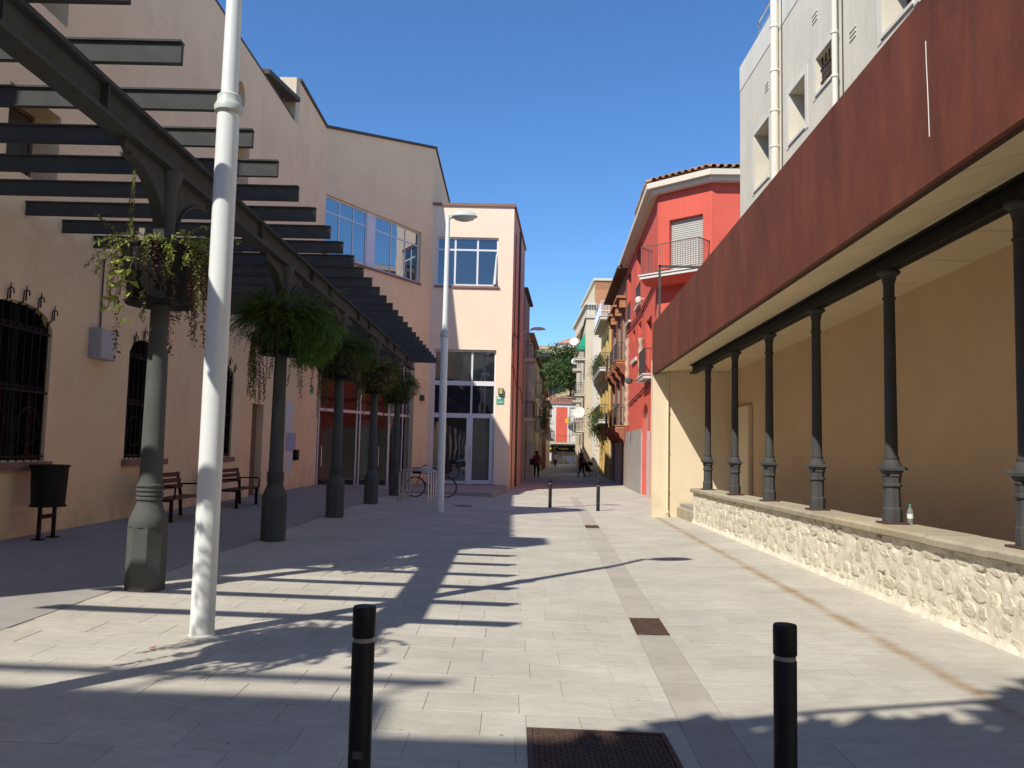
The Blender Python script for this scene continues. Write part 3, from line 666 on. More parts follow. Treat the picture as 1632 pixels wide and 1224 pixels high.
# ================================================================ PLANTS
def leaf(mb, p, d, n, ln, wd, fold=.25):
    """one leaf of two folded halves"""
    d = d.normalized(); s_ = d.cross(n); s_ = s_.normalized() if s_.length > 1e-4 else d.orthogonal().normalized(); n = s_.cross(d)
    m = p + d*ln*.5
    mb.add([p, m+s_*wd*.5+n*fold*wd, p+d*ln, m-s_*wd*.5+n*fold*wd], [(0, 1, 2, 3)])
def strand(rng, mb, st, p, d, length, droop, step, ln, wd, spread=.9, rs=.003, wob=.25, paired=True):
    pts = [p.copy()]; v = d.normalized()
    n = max(2, int(length/step))
    for i in range(n):
        v = (v + Vector((rng.uniform(-wob, wob), rng.uniform(-wob, wob), rng.uniform(-wob, wob)-droop))*.35).normalized()
        p = p + v*step; pts.append(p.copy())
        for k in range(2 if paired else 1):
            sd = Vector((rng.uniform(-1, 1), rng.uniform(-1, 1), rng.uniform(-.6, .6))); sd = (sd - v*sd.dot(v)*.6)
            leaf(mb, p, sd*spread + v*.5, Vector((rng.uniform(-.4, .4), rng.uniform(-.4, .4), 1)), ln*rng.uniform(.6, 1.2), wd*rng.uniform(.7, 1.2))
    if st is not None: st.tube(pts, rs, 3, False)
    return pts
def frond(rng, mb, p, d, length, ln, wd, droop=.35, step=.03):
    v = d.normalized(); n = int(length/step)
    for i in range(n):
        v = (v + Vector((0, 0, -droop*step*6)) + Vector((rng.uniform(-1, 1), rng.uniform(-1, 1), rng.uniform(-1, 1)))*.05).normalized(); p = p + v*step
        sd = v.cross(Vector((0, 0, 1)))
        if sd.length < .1: sd = Vector((rng.uniform(-1, 1), rng.uniform(-1, 1), 0))
        sd.normalize(); k = ln*(1-.75*i/n)
        leaf(mb, p, sd+v*.4+Vector((0, 0, rng.uniform(-.3, .3))), Vector((0, 0, 1)), k, wd); leaf(mb, p, -sd+v*.4+Vector((0, 0, rng.uniform(-.3, .3))), Vector((0, 0, 1)), k, wd)
def rimpt(rng, yy, a=None, r=.38, z=.6): 
    a = rng.uniform(0, 2*math.pi) if a is None else a
    return Vector((XP+r*math.cos(a), yy+r*math.sin(a), BZ+z)), Vector((math.cos(a), math.sin(a), 0)), a
def straggly(yy, label, seed, dense=1., tall=True, name='trailing_plant'):
    rng = random.Random(seed); t = thing(name, (XP, yy, BZ+.5), label, 'plant', 'plants in the pergola planters')
    g1, g2, g3, st = MB(), MB(), MB(), MB()
    for i in range(int(95*dense)):
        p, d, a = rimpt(rng, yy, r=rng.uniform(.15, .4)); m_ = (g1, g1, g2)[i % 3]
        strand(rng, m_, st, p, d*rng.uniform(.6, 1.4)+Vector((0, 0, rng.uniform(.2, 1.))), rng.uniform(.2, .62), rng.uniform(.1, .6), .024, .05, .026, wob=.55)
    for i in range(int(30*dense)):                          # small leaves hanging down the side
        p, d, a = rimpt(rng, yy); strand(rng, (g2, g1, g3, g2)[i % 4], st, p, d+Vector((0, 0, -.1)), rng.uniform(.2, .75) if i % 4 else rng.uniform(.7, 1.1), .9, .03, .055, .032, wob=.22)
    for k, a in enumerate((3.9, 4.15, 4.45)):               # broad pale leaves on thin threads
        p, d, _ = rimpt(rng, yy, a, .42, .55); strand(rng, g1, st, p, d*.4+Vector((0, 0, -1)), .65+.12*k, .9, .13, .12, .09, wob=.08, rs=.004)
    for a in (5.4, 5.9, 3.4, .2):
        p, d, _ = rimpt(rng, yy, a, .40, .3); strand(rng, g3, st, p, d*.3+Vector((0, 0, -1)), rng.uniform(.6, 1.05), .9, .045, .055, .04, wob=.15, rs=.004)
    if tall:                                                # upright needle stem
        p = Vector((XP-.28, yy-.2, BZ+.55)); pts = [p+Vector((.03*math.sin(k*.8), 0, .09*k)) for k in range(11)]; st.tube(pts, [.012*(1-k/12) for k in range(11)], 4)
        for k in range(150):
            q = p+Vector((0, 0, .95*k/150)); a = k*2.4; leaf(g1 if k % 3 else g2, q, Vector((math.cos(a), math.sin(a), .8)), Vector((0, 0, 1)), .075*(1.1-k/220), .014)
    f = g1.build('foliage', LEAFY, t); f2 = g2.build('dull_foliage', LEAFD, t); f3 = g3.build('reddish_foliage', LEAFR, t); tag(st.build('stems', STEM, t), kind='stuff')
    return t
def bushy(yy, label, seed, n=230, rad=.62, hang=14, mats=(LEAFG, LEAFD), name='fern', big=True):
    rng = random.Random(seed); t = thing(name, (XP, yy, BZ+.5), label, 'plant', 'plants in the pergola planters')
    g1, g2, st = MB(), MB(), MB()
    for i in range(n):
        p, d, a = rimpt(rng, yy, r=rng.uniform(.05, .38)); frond(rng, g1 if i % 4 else g2, p, d*rng.uniform(.5, 1.3)+Vector((0, 0, rng.uniform(.1, 1.1))), rad*rng.uniform(.55, 1.1), .10, .022, rng.uniform(.12, .5))
    if big:                                                 # fine mossy cushion bulging over the street side
        for i in range(5200):
            u = Vector((rng.gauss(0, 1), rng.gauss(0, 1), rng.gauss(0, 1))).normalized(); u = u*(.40*rng.uniform(.7, 1.04)*(1+.55*noise.noise(u*2.3))); c = Vector((XP+.52, yy-.05, BZ+.34))
            q = c+Vector((u.x, u.y*1.0, u.z*1.25)); leaf(g1, q, u+Vector((0, 0, -.6)), Vector((rng.uniform(-1, 1), rng.uniform(-1, 1), .3)), .085, .016)
    for i in range(2600):                                   # leaves spilling over the rim all round
        a = rng.uniform(0, 2*math.pi); v_ = rng.random(); rr_ = .30+.36*math.sin(v_*math.pi)*rng.uniform(.6, 1.15); q = Vector((XP+rr_*math.cos(a), yy+rr_*math.sin(a), BZ+.98-.85*v_+rng.uniform(-.06, .06)))
        leaf(g1 if i % 3 else g2, q, Vector((math.cos(a), math.sin(a), .7-1.9*v_))+Vector((rng.uniform(-.6, .6), rng.uniform(-.6, .6), rng.uniform(-.5, .5))), Vector((math.cos(a), math.sin(a), 1)), .11*rng.uniform(.6, 1.3), .022)
    for i in range(hang):
        p, d, a = rimpt(rng, yy, rng.uniform(2.2, 4.9) if i % 3 else None, .42, .4); strand(rng, g2 if i % 2 else g1, st, p, d*.4+Vector((0, 0, -.8)), rng.uniform(.4, 1.25), .8, .03, .05, .028, wob=.2, rs=.004)
    g1.build('foliage', mats[0], t); g2.build('dull_foliage', mats[1], t); tag(st.build('stems', STEM, t), kind='stuff')
    return t
straggly(PY[0], 'bushy plant outside the picture edge in the end planter', 1, 1.6, False)
straggly(PY[1], 'straggling sunlit plant with an upright stem on the nearest column', 2, .85, True)
bushy(PY[2], 'large rounded bright green fern on the second pergola column', 3, 420, .85, 26)
bushy(PY[3], 'dark green fern on the third pergola column from the front', 4, 330, .74, 16, (LEAFG, LEAFD), big=False)
bushy(PY[4], 'yellowish brown fern on the fourth pergola column', 5, 300, .72, 14, (LEAFD, LEAFY), big=False)
bushy(PY[5], 'small dark fern on the last pergola column near the bicycles', 6, 260, .62, 14, (LEAFG, LEAFD), big=False)

# ================================================================ STREET FURNITURE
LENS = mat('lamp_lens', (.55, .58, .55), .25, .03, 2, 0, spec=.6)
HEADM = mat('lamp_shell', (.52, .57, .52), .4, .05, 3, 0)
lp = thing('street_lamp', (0, 0, 0), 'tall white steel lamp post nearest to the camera', 'lamp post', 'white street lamps')
mb = MB(); mb.lathe([(.105, -.05), (.105, .006), (.098, .014), (.093, 4.42)], 28); mb.build('lower_pole', WHITE, lp, smooth=True)
mb = MB(); mb.lathe([(.098, 4.42), (.118, 4.44), (.122, 4.48), (.110, 4.51), (.100, 4.53), (.100, 4.58), (.074, 4.60)], 28); mb.build('collar', HEADM, lp, smooth=True)
mb = MB(); mb.lathe([(.072, 4.58), (.055, 7.58), (.05, 7.62)], 24); mb.build('upper_pole', WHITE, lp, smooth=True)
mb = MB(); mb.tube([(0, 0, 7.55), (.12, 0, 7.57), (.2, 0, 7.58)], .035, 10); mb.build('arm', HEADM, lp, smooth=True)
mb = MB(); mb.lathe([(.02, .16), (.14, .14), (.25, .08), (.31, .0), (.30, -.02), (.05, -.03)], 24, (.42, 0, 7.6), M=Matrix.Diagonal((1.12, .62, 1))); hd = mb.build('lamp_head', HEADM, lp, smooth=True)
mb = MB(); mb.lathe([(.28, -.02), (.22, -.09), (.1, -.13), (.01, -.135)], 24, (.42, 0, 7.6), M=Matrix.Diagonal((1.1, .6, 1))); mb.build('lens', LENS, hd, smooth=True)
lp2 = copy_tree(lp); lp2['label'] = 'tall white lamp post further back beside the bicycle racks'
lp.location = (-2.51, 6.87, g(-2.51, 6.87)); lp2.location = (-1.75, 20.73, g(-1.75, 20.73))

bo = thing('bollard', (0, 0, 0), 'black bollard with pale band at the front left of the street', 'bollard', 'black bollards')
mb = MB(); mb.lathe([(.05, -.1), (.05, .695), (.047, .70)], 24); mb.build('post', PLASTICB, bo, smooth=True)
mb = MB(); mb.lathe([(.0465, .698), (.0465, .722)], 24); mb.build('band', BAND, bo, smooth=True)
mb = MB(); mb.lathe([(.049, .72), (.0515, .725), (.0515, .845), (.048, .853), (.03, .856)], 24); mb.build('cap', PLASTICB, bo, smooth=True)
mb = MB(); mb.box(-.022, .022, -.0515, -.049, .215, .245); mb.build('maker_plate', IRON, bo)
for (x, y, l_) in ((1.23, 3.68, 'black bollard with pale band at the front right of the street'), (1.2, 24.3, 'small black bollard in mid street, the left of the far pair'), (2.5, 23.2, 'small dark bollard in mid street, the right of the far pair')):
    c = copy_tree(bo); c['label'] = l_; c.location = (x, y, -.045 if y < 5 else g(x, y))
bo.location = (-.63, 3.68, -.005)

# litter bin
bt = thing('litter_bin', (-6.78, 12.1, g(-6.78, 12.1)), 'black litter bin on two legs under the first barred window', 'bin')
zb = g(-6.78, 12.1)
mb = MB(); mb.lathe([(.22, zb+.47), (.245, zb+.47), (.245, zb+.5), (.225, zb+.5), (.25, zb+1.05), (.27, zb+1.05), (.27, zb+1.08), (.24, zb+1.08), (.21, zb+.6)], 22, (-6.78, 12.1, 0)); mb.build('drum', BLACK, bt, smooth=True)
for s_ in (-.19, .19):
    mb = MB(); mb.box(-6.80, -6.76, 12.1+s_-.025, 12.1+s_+.025, zb, zb+.6); mb.prism([(-6.85, 12.1+s_-.06, zb), (-6.71, 12.1+s_-.06, zb), (-6.71, 12.1+s_+.06, zb), (-6.85, 12.1+s_+.06, zb)], (0, 0, .02)); mb.build('leg', BLACK, bt)
mb = MB(); mb.box(-6.795, -6.765, 11.93, 12.27, zb+.3, zb+.36); mb.build('cross_bar', BLACK, bt)

# benches along the wall
def bench():
    t = thing('bench', (0, 0, 0), 'slatted wooden bench by the wall, nearer the camera, behind the first column', 'bench', 'wooden benches by the wall')
    for i, (x, z) in enumerate(((.50, .44), (.41, .435), (.32, .43), (.23, .43), (.14, .43))):
        mb = MB(); mb.bbox(x-.038, x+.038, -.78, .78, z-.03, z, .006); mb.build('seat_slat', WOOD, t)
    for i in range(3):
        z = .56+.115*i; x = .045-.035*i; mb = MB(); mb.bbox(x-.016, x+.016, -.78, .78, z, z+.085, .004); mb.build('back_slat', WOOD, t)
    for y in (-.72, .72):
        mb = MB(); mb.prism([(-.06, y-.02, .88), (-.02, y-.02, .88), (.08, y-.02, .44), (.10, y-.02, .02), (.04, y-.02, .02), (.02, y-.02, .44)], (0, .04, 0)); mb.box(.44, .50, y-.02, y+.02, 0, .41); mb.box(.06, .50, y-.021, y+.021, .37, .405); mb.box(.02, .12, y-.03, y+.03, 0, .02); mb.box(.42, .52, y-.03, y+.03, 0, .018); mb.build('leg_frame', BLACK, t)
        mb = MB(); mb.tube([(.03, y, .64), (.3, y, .65), (.5, y, .645), (.53, y, .61), (.52, y, .42)], .018, 8); mb.build('armrest', BLACK, t)
    return t
b1 = bench(); b2 = copy_tree(b1); b2['label'] = 'slatted wooden bench by the wall, the farther one near the brown door'
b1.location = (-6.68, 15.85, g(-6.3, 15.85)); b2.location = (-6.68, 19.45, g(-6.3, 19.45))

# grey junction box, conduit and notices on the wall
bx = thing('junction_box', (XF, 14.0, 3.2), 'grey metal junction box high on the cream wall', 'box')
mb = MB(); mb.fbox(FL, 13.75, 14.3, 2.95, 3.47, .003, .2); mb.build('case', mat('grey_case', (.40, .40, .42), .5, .05), bx)
mb = MB(); mb.fbox(FL, 13.77, 14.28, 2.97, 3.45, .2, .212); dd = mb.build('cover', mat('pale_cover', (.52, .50, .50), .5, .05), bx); mb = MB(); mb.fbox(FL, 14.22, 14.26, 3.0, 3.05, .212, .222); mb.build('lock', BLACK, dd)
mb = MB(); mb.tube([FL.pt(14.05, 3.47, .03), FL.pt(14.05, 4.7, .03)], .015, 6); mb.build('conduit', IRON, bx)
def notice(name, a0, a1, z0, z1, m, label, b=.004):
    mb = MB(); mb.fbox(FL, a0, a1, z0, z1, b, b+.006); return tag(mb.build(name, m, None, org=FL.pt((a0+a1)/2, z0, 0)), label, 'notice')
notice('notice', 26.0, 26.9, 1.95, 2.95, PAPER, 'torn white notice sheet high on the wall behind the second column')
notice('notice', 26.15, 27.35, 1.35, 1.95, VIOLET, 'pale violet notice sheet below the torn white one')
notice('notice', 26.25, 27.05, .72, 1.3, PAPER, 'low cream notice sheet under the violet one')
mb = MB(); mb.fbox(FL, 27.1, 27.45, 1.05, 1.4, .003, .12); tag(mb.build('letter_box', BLACK, None, org=FL.pt(27.3, 1.05, 0)), 'small black box on the wall beside the notices', 'box')

# bicycle racks
rk = None
for i, (yy, l_) in enumerate(((23.9, 'steel bicycle hoop, nearest of the four'), (24.75, 'steel bicycle hoop, second from the front'), (25.55, 'steel bicycle hoop, third from the front'), (26.35, 'steel bicycle hoop, farthest of the four'))):
    mb = MB(); z = .94; c = .1
    mb.tube([(-.43, 0, -.08), (-.43, 0, z-c), (-.40, 0, z-.03), (-.33, 0, z), (.33, 0, z), (.40, 0, z-.03), (.43, 0, z-c), (.43, 0, -.08)], .025, 10)
    for x in (-.43, .43): mb.lathe([(.05, 0), (.05, .008)], 12, (x, 0, 0))
    o = mb.build('bike_rack', STEEL, smooth=True); o.location = (-2.80, yy, g(-2.8, yy)); o.rotation_euler = (0, 0, R(-8)); tag(o, l_, 'bike rack', 'steel bicycle hoops')

# bicycle
bk = thing('bicycle', (-2.62, 27.35, g(-2.6, 27.35)), 'dark bicycle leaning behind the hoops near the far lamp post', 'bicycle', rz=R(3))
ORG[bk.name] = Vector()
def torus(mb, c, Rr, r, n=36, m=8):
    for i in range(n): pass
    mb.tube([(c[0]+Rr*math.cos(2*math.pi*i/n), c[1], c[2]+Rr*math.sin(2*math.pi*i/n)) for i in range(n+1)], r, m, False)
for x in (-.52, .52):
    mb = MB(); torus(mb, (x, 0, .345), .325, .02); wh = mb.build('wheel', PLASTICB, bk, smooth=True)
    mb = MB(); torus(mb, (x, 0, .345), .3, .009, 36, 6); mb.build('rim', STEEL, wh)
    mb = MB()
    for k in range(20):
        a = 2*math.pi*k/20; mb.tube([(x+.02*math.cos(a+1), .02*(-1)**k, .345+.02*math.sin(a+1)), (x+.3*math.cos(a), 0, .345+.3*math.sin(a))], .0018, 3, False)
    mb.tube([(x, -.05, .345), (x, .05, .345)], .022, 8); mb.build('spokes', STEEL, wh)
mb = MB(); BB = (.02, 0, .29); ST = (-.0, 0, .0)
fr_ = {'head': (-.36, 0, .80), 'headb': (-.40, 0, .66), 'seat': (.16, 0, .78), 'bb': (.04, 0, .28), 'rear': (.52, 0, .345), 'front': (-.52, 0, .345)}
for a, b, r in (('head', 'seat', .014), ('headb', 'bb', .017), ('seat', 'bb', .015), ('rear', 'bb', .01), ('rear', 'seat', .009), ('head', 'headb', .018), ('headb', 'front', .013)): mb.tube([fr_[a], fr_[b]], r, 8)
mb.build('frame', mat('bike_paint', (.10, .03, .02), .4, .1), bk, smooth=True)
mb = MB(); mb.tube([(-.33, 0, .80), (-.31, 0, 1.0)], .012, 8); mb.tube([(-.22, -.3, 1.06), (-.3, -.15, 1.03), (-.31, 0, 1.0), (-.3, .15, 1.03), (-.22, .3, 1.06)], .011, 8); hb = mb.build('handlebar', BLACK, bk, smooth=True)
for s_ in (-1, 1):
    mb = MB(); mb.tube([(-.24, s_*.24, 1.052), (-.17, s_*.34, 1.065)], .017, 8); mb.build('grip', PLASTICB, hb)
mb = MB(); mb.prism([(.05, -.02, .93), (.30, -.08, .95), (.34, 0, .95), (.30, .08, .95), (.05, .02, .93)], (0, 0, .05)); mb.tube([(.18, 0, .7), (.2, 0, .94)], .012, 8); mb.build('saddle', BLACK, bk)
mb = MB(); torus(mb, (.04, .04, .28), .09, .006, 24, 5); mb.tube([(.04, .06, .28), (.1, .07, .13)], .009, 6); mb.tube([(.04, -.06, .28), (-.02, -.07, .43)], .009, 6); mb.box(.06, .15, .07, .15, .115, .135); mb.box(-.07, .02, -.15, -.07, .42, .44); mb.build('crank', STEEL, bk)
mb = MB()
for k in range(9):
    a = k/8; mb.box(-.62, -.36, -.14+.28*a-.004, -.14+.28*a+.004, .78, .98) if k in (0, 8) else None
mb.box(-.62, -.36, -.14, .14, .78, .79); mb.box(-.625, -.615, -.14, .14, .78, .98); mb.box(-.365, -.355, -.14, .14, .78, .98); mb.build('basket', BLACK, bk)

# drain gratings and iron cover
def grate(x0, y0, w_, l_, label):
    zc = g(x0+w_/2, y0+l_/2); t = thing('drain_grate', (x0+w_/2, y0+l_/2, zc), label, 'drain grate', 'gratings in the drain strip'); sh = lambda y: .047*(y-y0)
    mb = MB(); 
    for k in (0, 1, 2): 
        xx = x0+(w_-.02)*k/2; mb.hexa([(xx, y0, zc-.02), (xx+.02, y0, zc-.02), (xx+.02+sh(y0+l_), y0+l_, zc-.02), (xx+sh(y0+l_), y0+l_, zc-.02), (xx, y0, zc+.002), (xx+.02, y0, zc+.002), (xx+.02+sh(y0+l_), y0+l_, zc+.002), (xx+sh(y0+l_), y0+l_, zc+.008)])
    mb.box(x0, x0+w_, y0, y0+.02, zc-.02, zc+.007); mb.box(x0+sh(y0+l_), x0+w_+sh(y0+l_), y0+l_-.02, y0+l_, zc-.02, zc+.007)
    mb.build('rim', CASTIRON, t)
    mb = MB(); n_ = int(l_/.04)
    for k in range(n_): 
        yy = y0+.03+(l_-.06)*k/(n_-1); mb.box(x0+.01+sh(yy), x0+w_-.01+sh(yy), yy-.009, yy+.009, zc+.001, zc+.006)
    mb.build('bars', CASTIRON, t)
    mb = MB(); mb.prism([(x0+.004, y0+.004, zc-.03), (x0+w_-.004, y0+.004, zc-.03), (x0+w_-.004+sh(y0+l_), y0+l_-.004, zc-.03), (x0+.004+sh(y0+l_), y0+l_-.004, zc-.03)], (0, 0, .03)); mb.build('sump', RUSTPL, t)
    t.location.z += .004
grate(strip_x(7.58)+.0, 7.58, .3, .70, 'rusty two-part drain grating in the sunlit strip')
grate(strip_x(17.9)+.0, 17.9, .3, .55, 'small drain grating farther along the strip')
cv = thing('access_cover', (.54, 4.5, g(.54, 4.5)), 'large rusty patterned iron cover in the foreground paving', 'manhole cover'); zc = g(.54, 4.5)+.004
mb = MB(); mb.box(.13, .94, 4.08, 4.11, zc-.03, zc+.004); mb.box(.13, .94, 4.9, 4.93, zc-.03, zc+.004); mb.box(.13, .16, 4.11, 4.9, zc-.03, zc+.004); mb.box(.91, .94, 4.11, 4.9, zc-.03, zc+.004); mb.build('rim', CASTIRON, cv)
mb = MB(); mb.box(.165, .905, 4.115, 4.895, zc-.03, zc-.003); pl = mb.build('plate', CASTIRON, cv)
mb = MB()
for i in range(24):
    for j in range(25):
        x = .185+.03*i; y = 4.135+.03*j
        if (i+j) % 2: mb.box(x-.004, x+.016, y, y+.006, zc-.003, zc+.003)
        else: mb.box(x+.003, x+.009, y-.006, y+.014, zc-.003, zc+.003)
tag(mb.build('tread_pattern', CASTIRON, pl), kind='stuff')
for o in list(cv.children)+list(pl.children):
    for v in o.data.vertices: v.co.z += g(.54+v.co.x, 4.5+v.co.y)-g(.54, 4.5)+.003
mb = MB(); mb.lathe([(.30, 0), (.30, .006)], 20, (-1.35, 23.4, g(-1.35, 23.4)-.002)); tag(mb.build('manhole_cover', CASTIRON, None, org=(-1.35, 23.4, g(-1.35, 23.4))), 'round iron cover in the shade by the far lamp post', 'manhole cover')

# ================================================================ RIGHT: steel canopy on cast columns over a stone wall
cn = thing('canopy', (4.4, 12, 0), 'rusty steel fronted canopy on slim iron columns over the stone wall', 'canopy')
fx = lambda y: 2.95+.03*y
zb_ = lambda y: 3.645-.006*(y-5); zt_ = lambda y: 5.13-.019*(y-6); zs_ = lambda y: 3.97-.026*(y-9.45)
XB = lambda y: 5.54+.008*y                                  # back wall
seams = [1.2, 3.3, 5.46, 7.9, 10.35, 12.8, 15.3, 17.9, 20.72]
for a, b in zip(seams[:-1], seams[1:]):
    mb = MB(); e = .008
    mb.hexa([(fx(a), a+e, zb_(a)), (fx(a)+.05, a+e, zb_(a)), (fx(b)+.05, b-e, zb_(b)), (fx(b), b-e, zb_(b)), (fx(a), a+e, zt_(a)), (fx(a)+.05, a+e, zt_(a)), (fx(b)+.05, b-e, zt_(b)), (fx(b), b-e, zt_(b))]); mb.build('fascia_panel', CORTEN, cn)
a, b = seams[0], seams[-1]
mb = MB(); mb.hexa([(fx(a)+.052, a, zb_(a)), (fx(a)+.13, a, zb_(a)+.01), (fx(b)+.13, b, zb_(b)+.01), (fx(b)+.052, b, zb_(b)), (fx(a)+.052, a, zb_(a)+.5), (fx(a)+.13, a, zb_(a)+.5), (fx(b)+.13, b, zb_(b)+.5), (fx(b)+.052, b, zb_(b)+.5)]); mb.build('edge_channel', CORTEND, cn)
mb = MB(); mb.hexa([(fx(a)+.06, a, zt_(a)-.3), (XB(a), a, zt_(a)-.3), (XB(b), b, zt_(b)-.3), (fx(b)+.06, b, zt_(b)-.3), (fx(a)+.06, a, zt_(a)-.1), (XB(a), a, zt_(a)-.1), (XB(b), b, zt_(b)-.1), (fx(b)+.06, b, zt_(b)-.1)]); mb.build('roof', COPING, cn)
mb = MB(); mb.hexa([(fx(6.05)-.002, 6.03, 4.0), (fx(6.05)-.002, 6.045, 4.0), (fx(6.07)-.0005, 6.062, 4.74), (fx(6.07)-.0005, 6.055, 4.74), (fx(6.05)-.0005, 6.03, 4.0), (fx(6.05)-.0005, 6.045, 4.0), (fx(6.07)+.001, 6.062, 4.74), (fx(6.07)+.001, 6.055, 4.74)]) if False else None
mb = MB(); mb.tube([(fx(6.02), 6.02, 3.99), (fx(6.03), 6.03, 4.3), (fx(6.04), 6.045, 4.6), (fx(6.05), 6.05, 4.76)], .005, 5); mb.build('paint_drip', PAPER, cn)
y = 1.2
while y < 20.6:                                              # soffit boards with open joints
    y2 = min(y+1.22, 20.70); mb = MB(); e = .009; sec = []
    for yy in (y+e, y2-e): sec.append([(fx(yy)+.10, yy, zb_(yy)+.05), (4.28, yy, zs_(yy)-.02), (XB(yy)-.004, yy, zs_(yy)), (XB(yy)-.004, yy, zs_(yy)+.03), (4.28, yy, zs_(yy)+.01), (fx(yy)+.10, yy, zb_(yy)+.08)])
    mb.add(sec[0]+sec[1], [(0, 1, 4, 5), (1, 2, 3, 4), (11, 10, 7, 6), (10, 9, 8, 7)] + [(i, 6+i, 6+(i+1) % 6, (i+1) % 6) for i in range(6)])
    mb.build('soffit_board', SOFFIT, cn); y = y2
XC = lambda y: 4.40 - .004*(y-9.45)
zbm = lambda y: zs_(y)-.235
mb = MB()
for (b0, b1, h0, h1) in ((-.015, .015, 0, .22), (-.075, .075, 0, .03), (-.075, .075, .19, .22)):
    a, b = 1.3, 19.6
    mb.hexa([(XC(a)+b0, a, zbm(a)+h0), (XC(a)+b1, a, zbm(a)+h0), (XC(b)+b1, b, zbm(b)+h0), (XC(b)+b0, b, zbm(b)+h0), (XC(a)+b0, a, zbm(a)+h1), (XC(a)+b1, a, zbm(a)+h1), (XC(b)+b1, b, zbm(b)+h1), (XC(b)+b0, b, zbm(b)+h1)])
mb.build('beam', BLACK, cn)
CYS = [18.1, 15.95, 13.85, 11.72, 9.45, 6.98, 4.75]
zcp = lambda y: .80-.004*(y-9)
for yy in CYS:
    z = zcp(yy)+.003; top = zbm(yy)-.002
    mb = MB(); mb.bbox(XC(yy)-.135, XC(yy)+.135, yy-.135, yy+.135, z, z+.022, .004); cl = mb.build('column_plate', RUSTPL, cn)
    mb = MB(); mb.lathe([(.108, z+.022), (.108, z+.17), (.094, z+.19), (.088, z+.42), (.11, z+.43), (.11, z+.455), (.095, z+.465), (.098, z+.53), (.112, z+.55), (.10, z+.57), (.12, z+.59), (.125, z+.61)], 8, (XC(yy), yy, 0), R(22.5)); mb.bbox(XC(yy)-.125, XC(yy)+.125, yy-.125, yy+.125, z+.61, z+.65, .01); mb.build('pedestal', IRONR, cl)
    mb = MB(); mb.lathe([(.11, z+.65), (.10, z+.69), (.078, z+.73), (.085, z+.75), (.085, z+.765), (.07, z+.77), (.062, top-.34), (.075, top-.33), (.075, top-.31), (.062, top-.3), (.062, top-.16), (.085, top-.06), (.125, top-.03), (.13, top)], 16, (XC(yy), yy, 0)); mb.build('shaft', IRONR, cl, smooth=True)
mb = MB()                                                    # end wall with its downpipe
ew = thing('end_wall', (4.6, 20.9, 0), 'cream end wall of the canopy with a thin drainpipe', 'wall')
mb.box(3.62, 5.70, 20.74, 21.15, -.2, 3.95); mb.build('plaster', CREAM2, ew)
mb = MB(); mb.box(3.59, 3.95, 20.72, 20.74, -.2, 3.55); mb.build('pilaster_face', CREAM2, ew)
mb = MB(); mb.tube([(3.97, 20.69, 3.6), (3.97, 20.69, .12), (3.97, 20.62, .05)], .028, 10); 
for z in (.6, 1.6, 2.6): mb.lathe([(.036, z), (.036, z+.04)], 10, (3.97, 20.69, 0))
mb.build('downpipe', CREAM2, ew, smooth=True)
mb = MB(); mb.bbox(4.22, 4.55, 19.2, 20.7, -.05, .22, .015); tag(mb.build('stone_step', COPST, None, org=(4.4, 19.9, 0)), 'grey stone step between the wall end and the cream end wall', 'step')
mb = MB(); mb.box(4.3, 5.75, 1.0, 20.7, .0, .3); tag(mb.build('arcade_floor', CONC), kind='structure')

# stone wall
swt = thing('stone_wall', (4.2, 12, 0), 'low rough rubble stone wall with worn coping slabs', 'wall')
rng = random.Random(11); mb = MB(); ya, yb, dz_ = 2.6, 19.06, .035
NY = int((yb-ya)/.035); NZ = 22
def face_d(y, z):
    v = noise.voronoi(Vector((y*5.2, z*6.5, 1.7)))[0]; e_ = min(.5, v[1]-v[0])
    n1 = noise.fractal(Vector((y*3.1, z*3.1, 0)), .9, 2.1, 4); n2 = noise.noise(Vector((y*17, z*17, 4)))
    d = -.002 + .011*n1 + .007*n2 + .007*noise.noise(Vector((y*41, z*41, 2)))
    if noise.noise(Vector((y*7.5, z*9.5, 9.))) > .45: d -= .026
    return d
vs = []
for j in range(NZ+1):
    for i in range(NY+1):
        y = ya+(yb-ya)*i/NY; zl = g(wall_x(y), y)-.04; z = zl+(zcp(y)-.105-zl)*j/NZ
        flare = .05*(1-sm(j/4.))
        vs.append((wall_x(y)-.0-face_d(y, z)-flare, y, z))
mb.add(vs, [(j*(NY+1)+i, (j+1)*(NY+1)+i, (j+1)*(NY+1)+i+1, j*(NY+1)+i+1) for j in range(NZ) for i in range(NY)])
n0 = len(mb.v); mb.box(4.40, 4.62, ya, yb-.03, -.2, zcp(yb)-.112); mb.box(wall_x(yb)+.04, 4.41, yb-.1, yb, -.2, zcp(yb)-.112)
mb.build('rubble_core', STONEF, swt, smooth=False)
for o in swt.children:
    if o.name.startswith('rubble_core'): o.data.polygons.foreach_set('use_smooth', [True]*len(o.data.polygons))
stone_mes = []
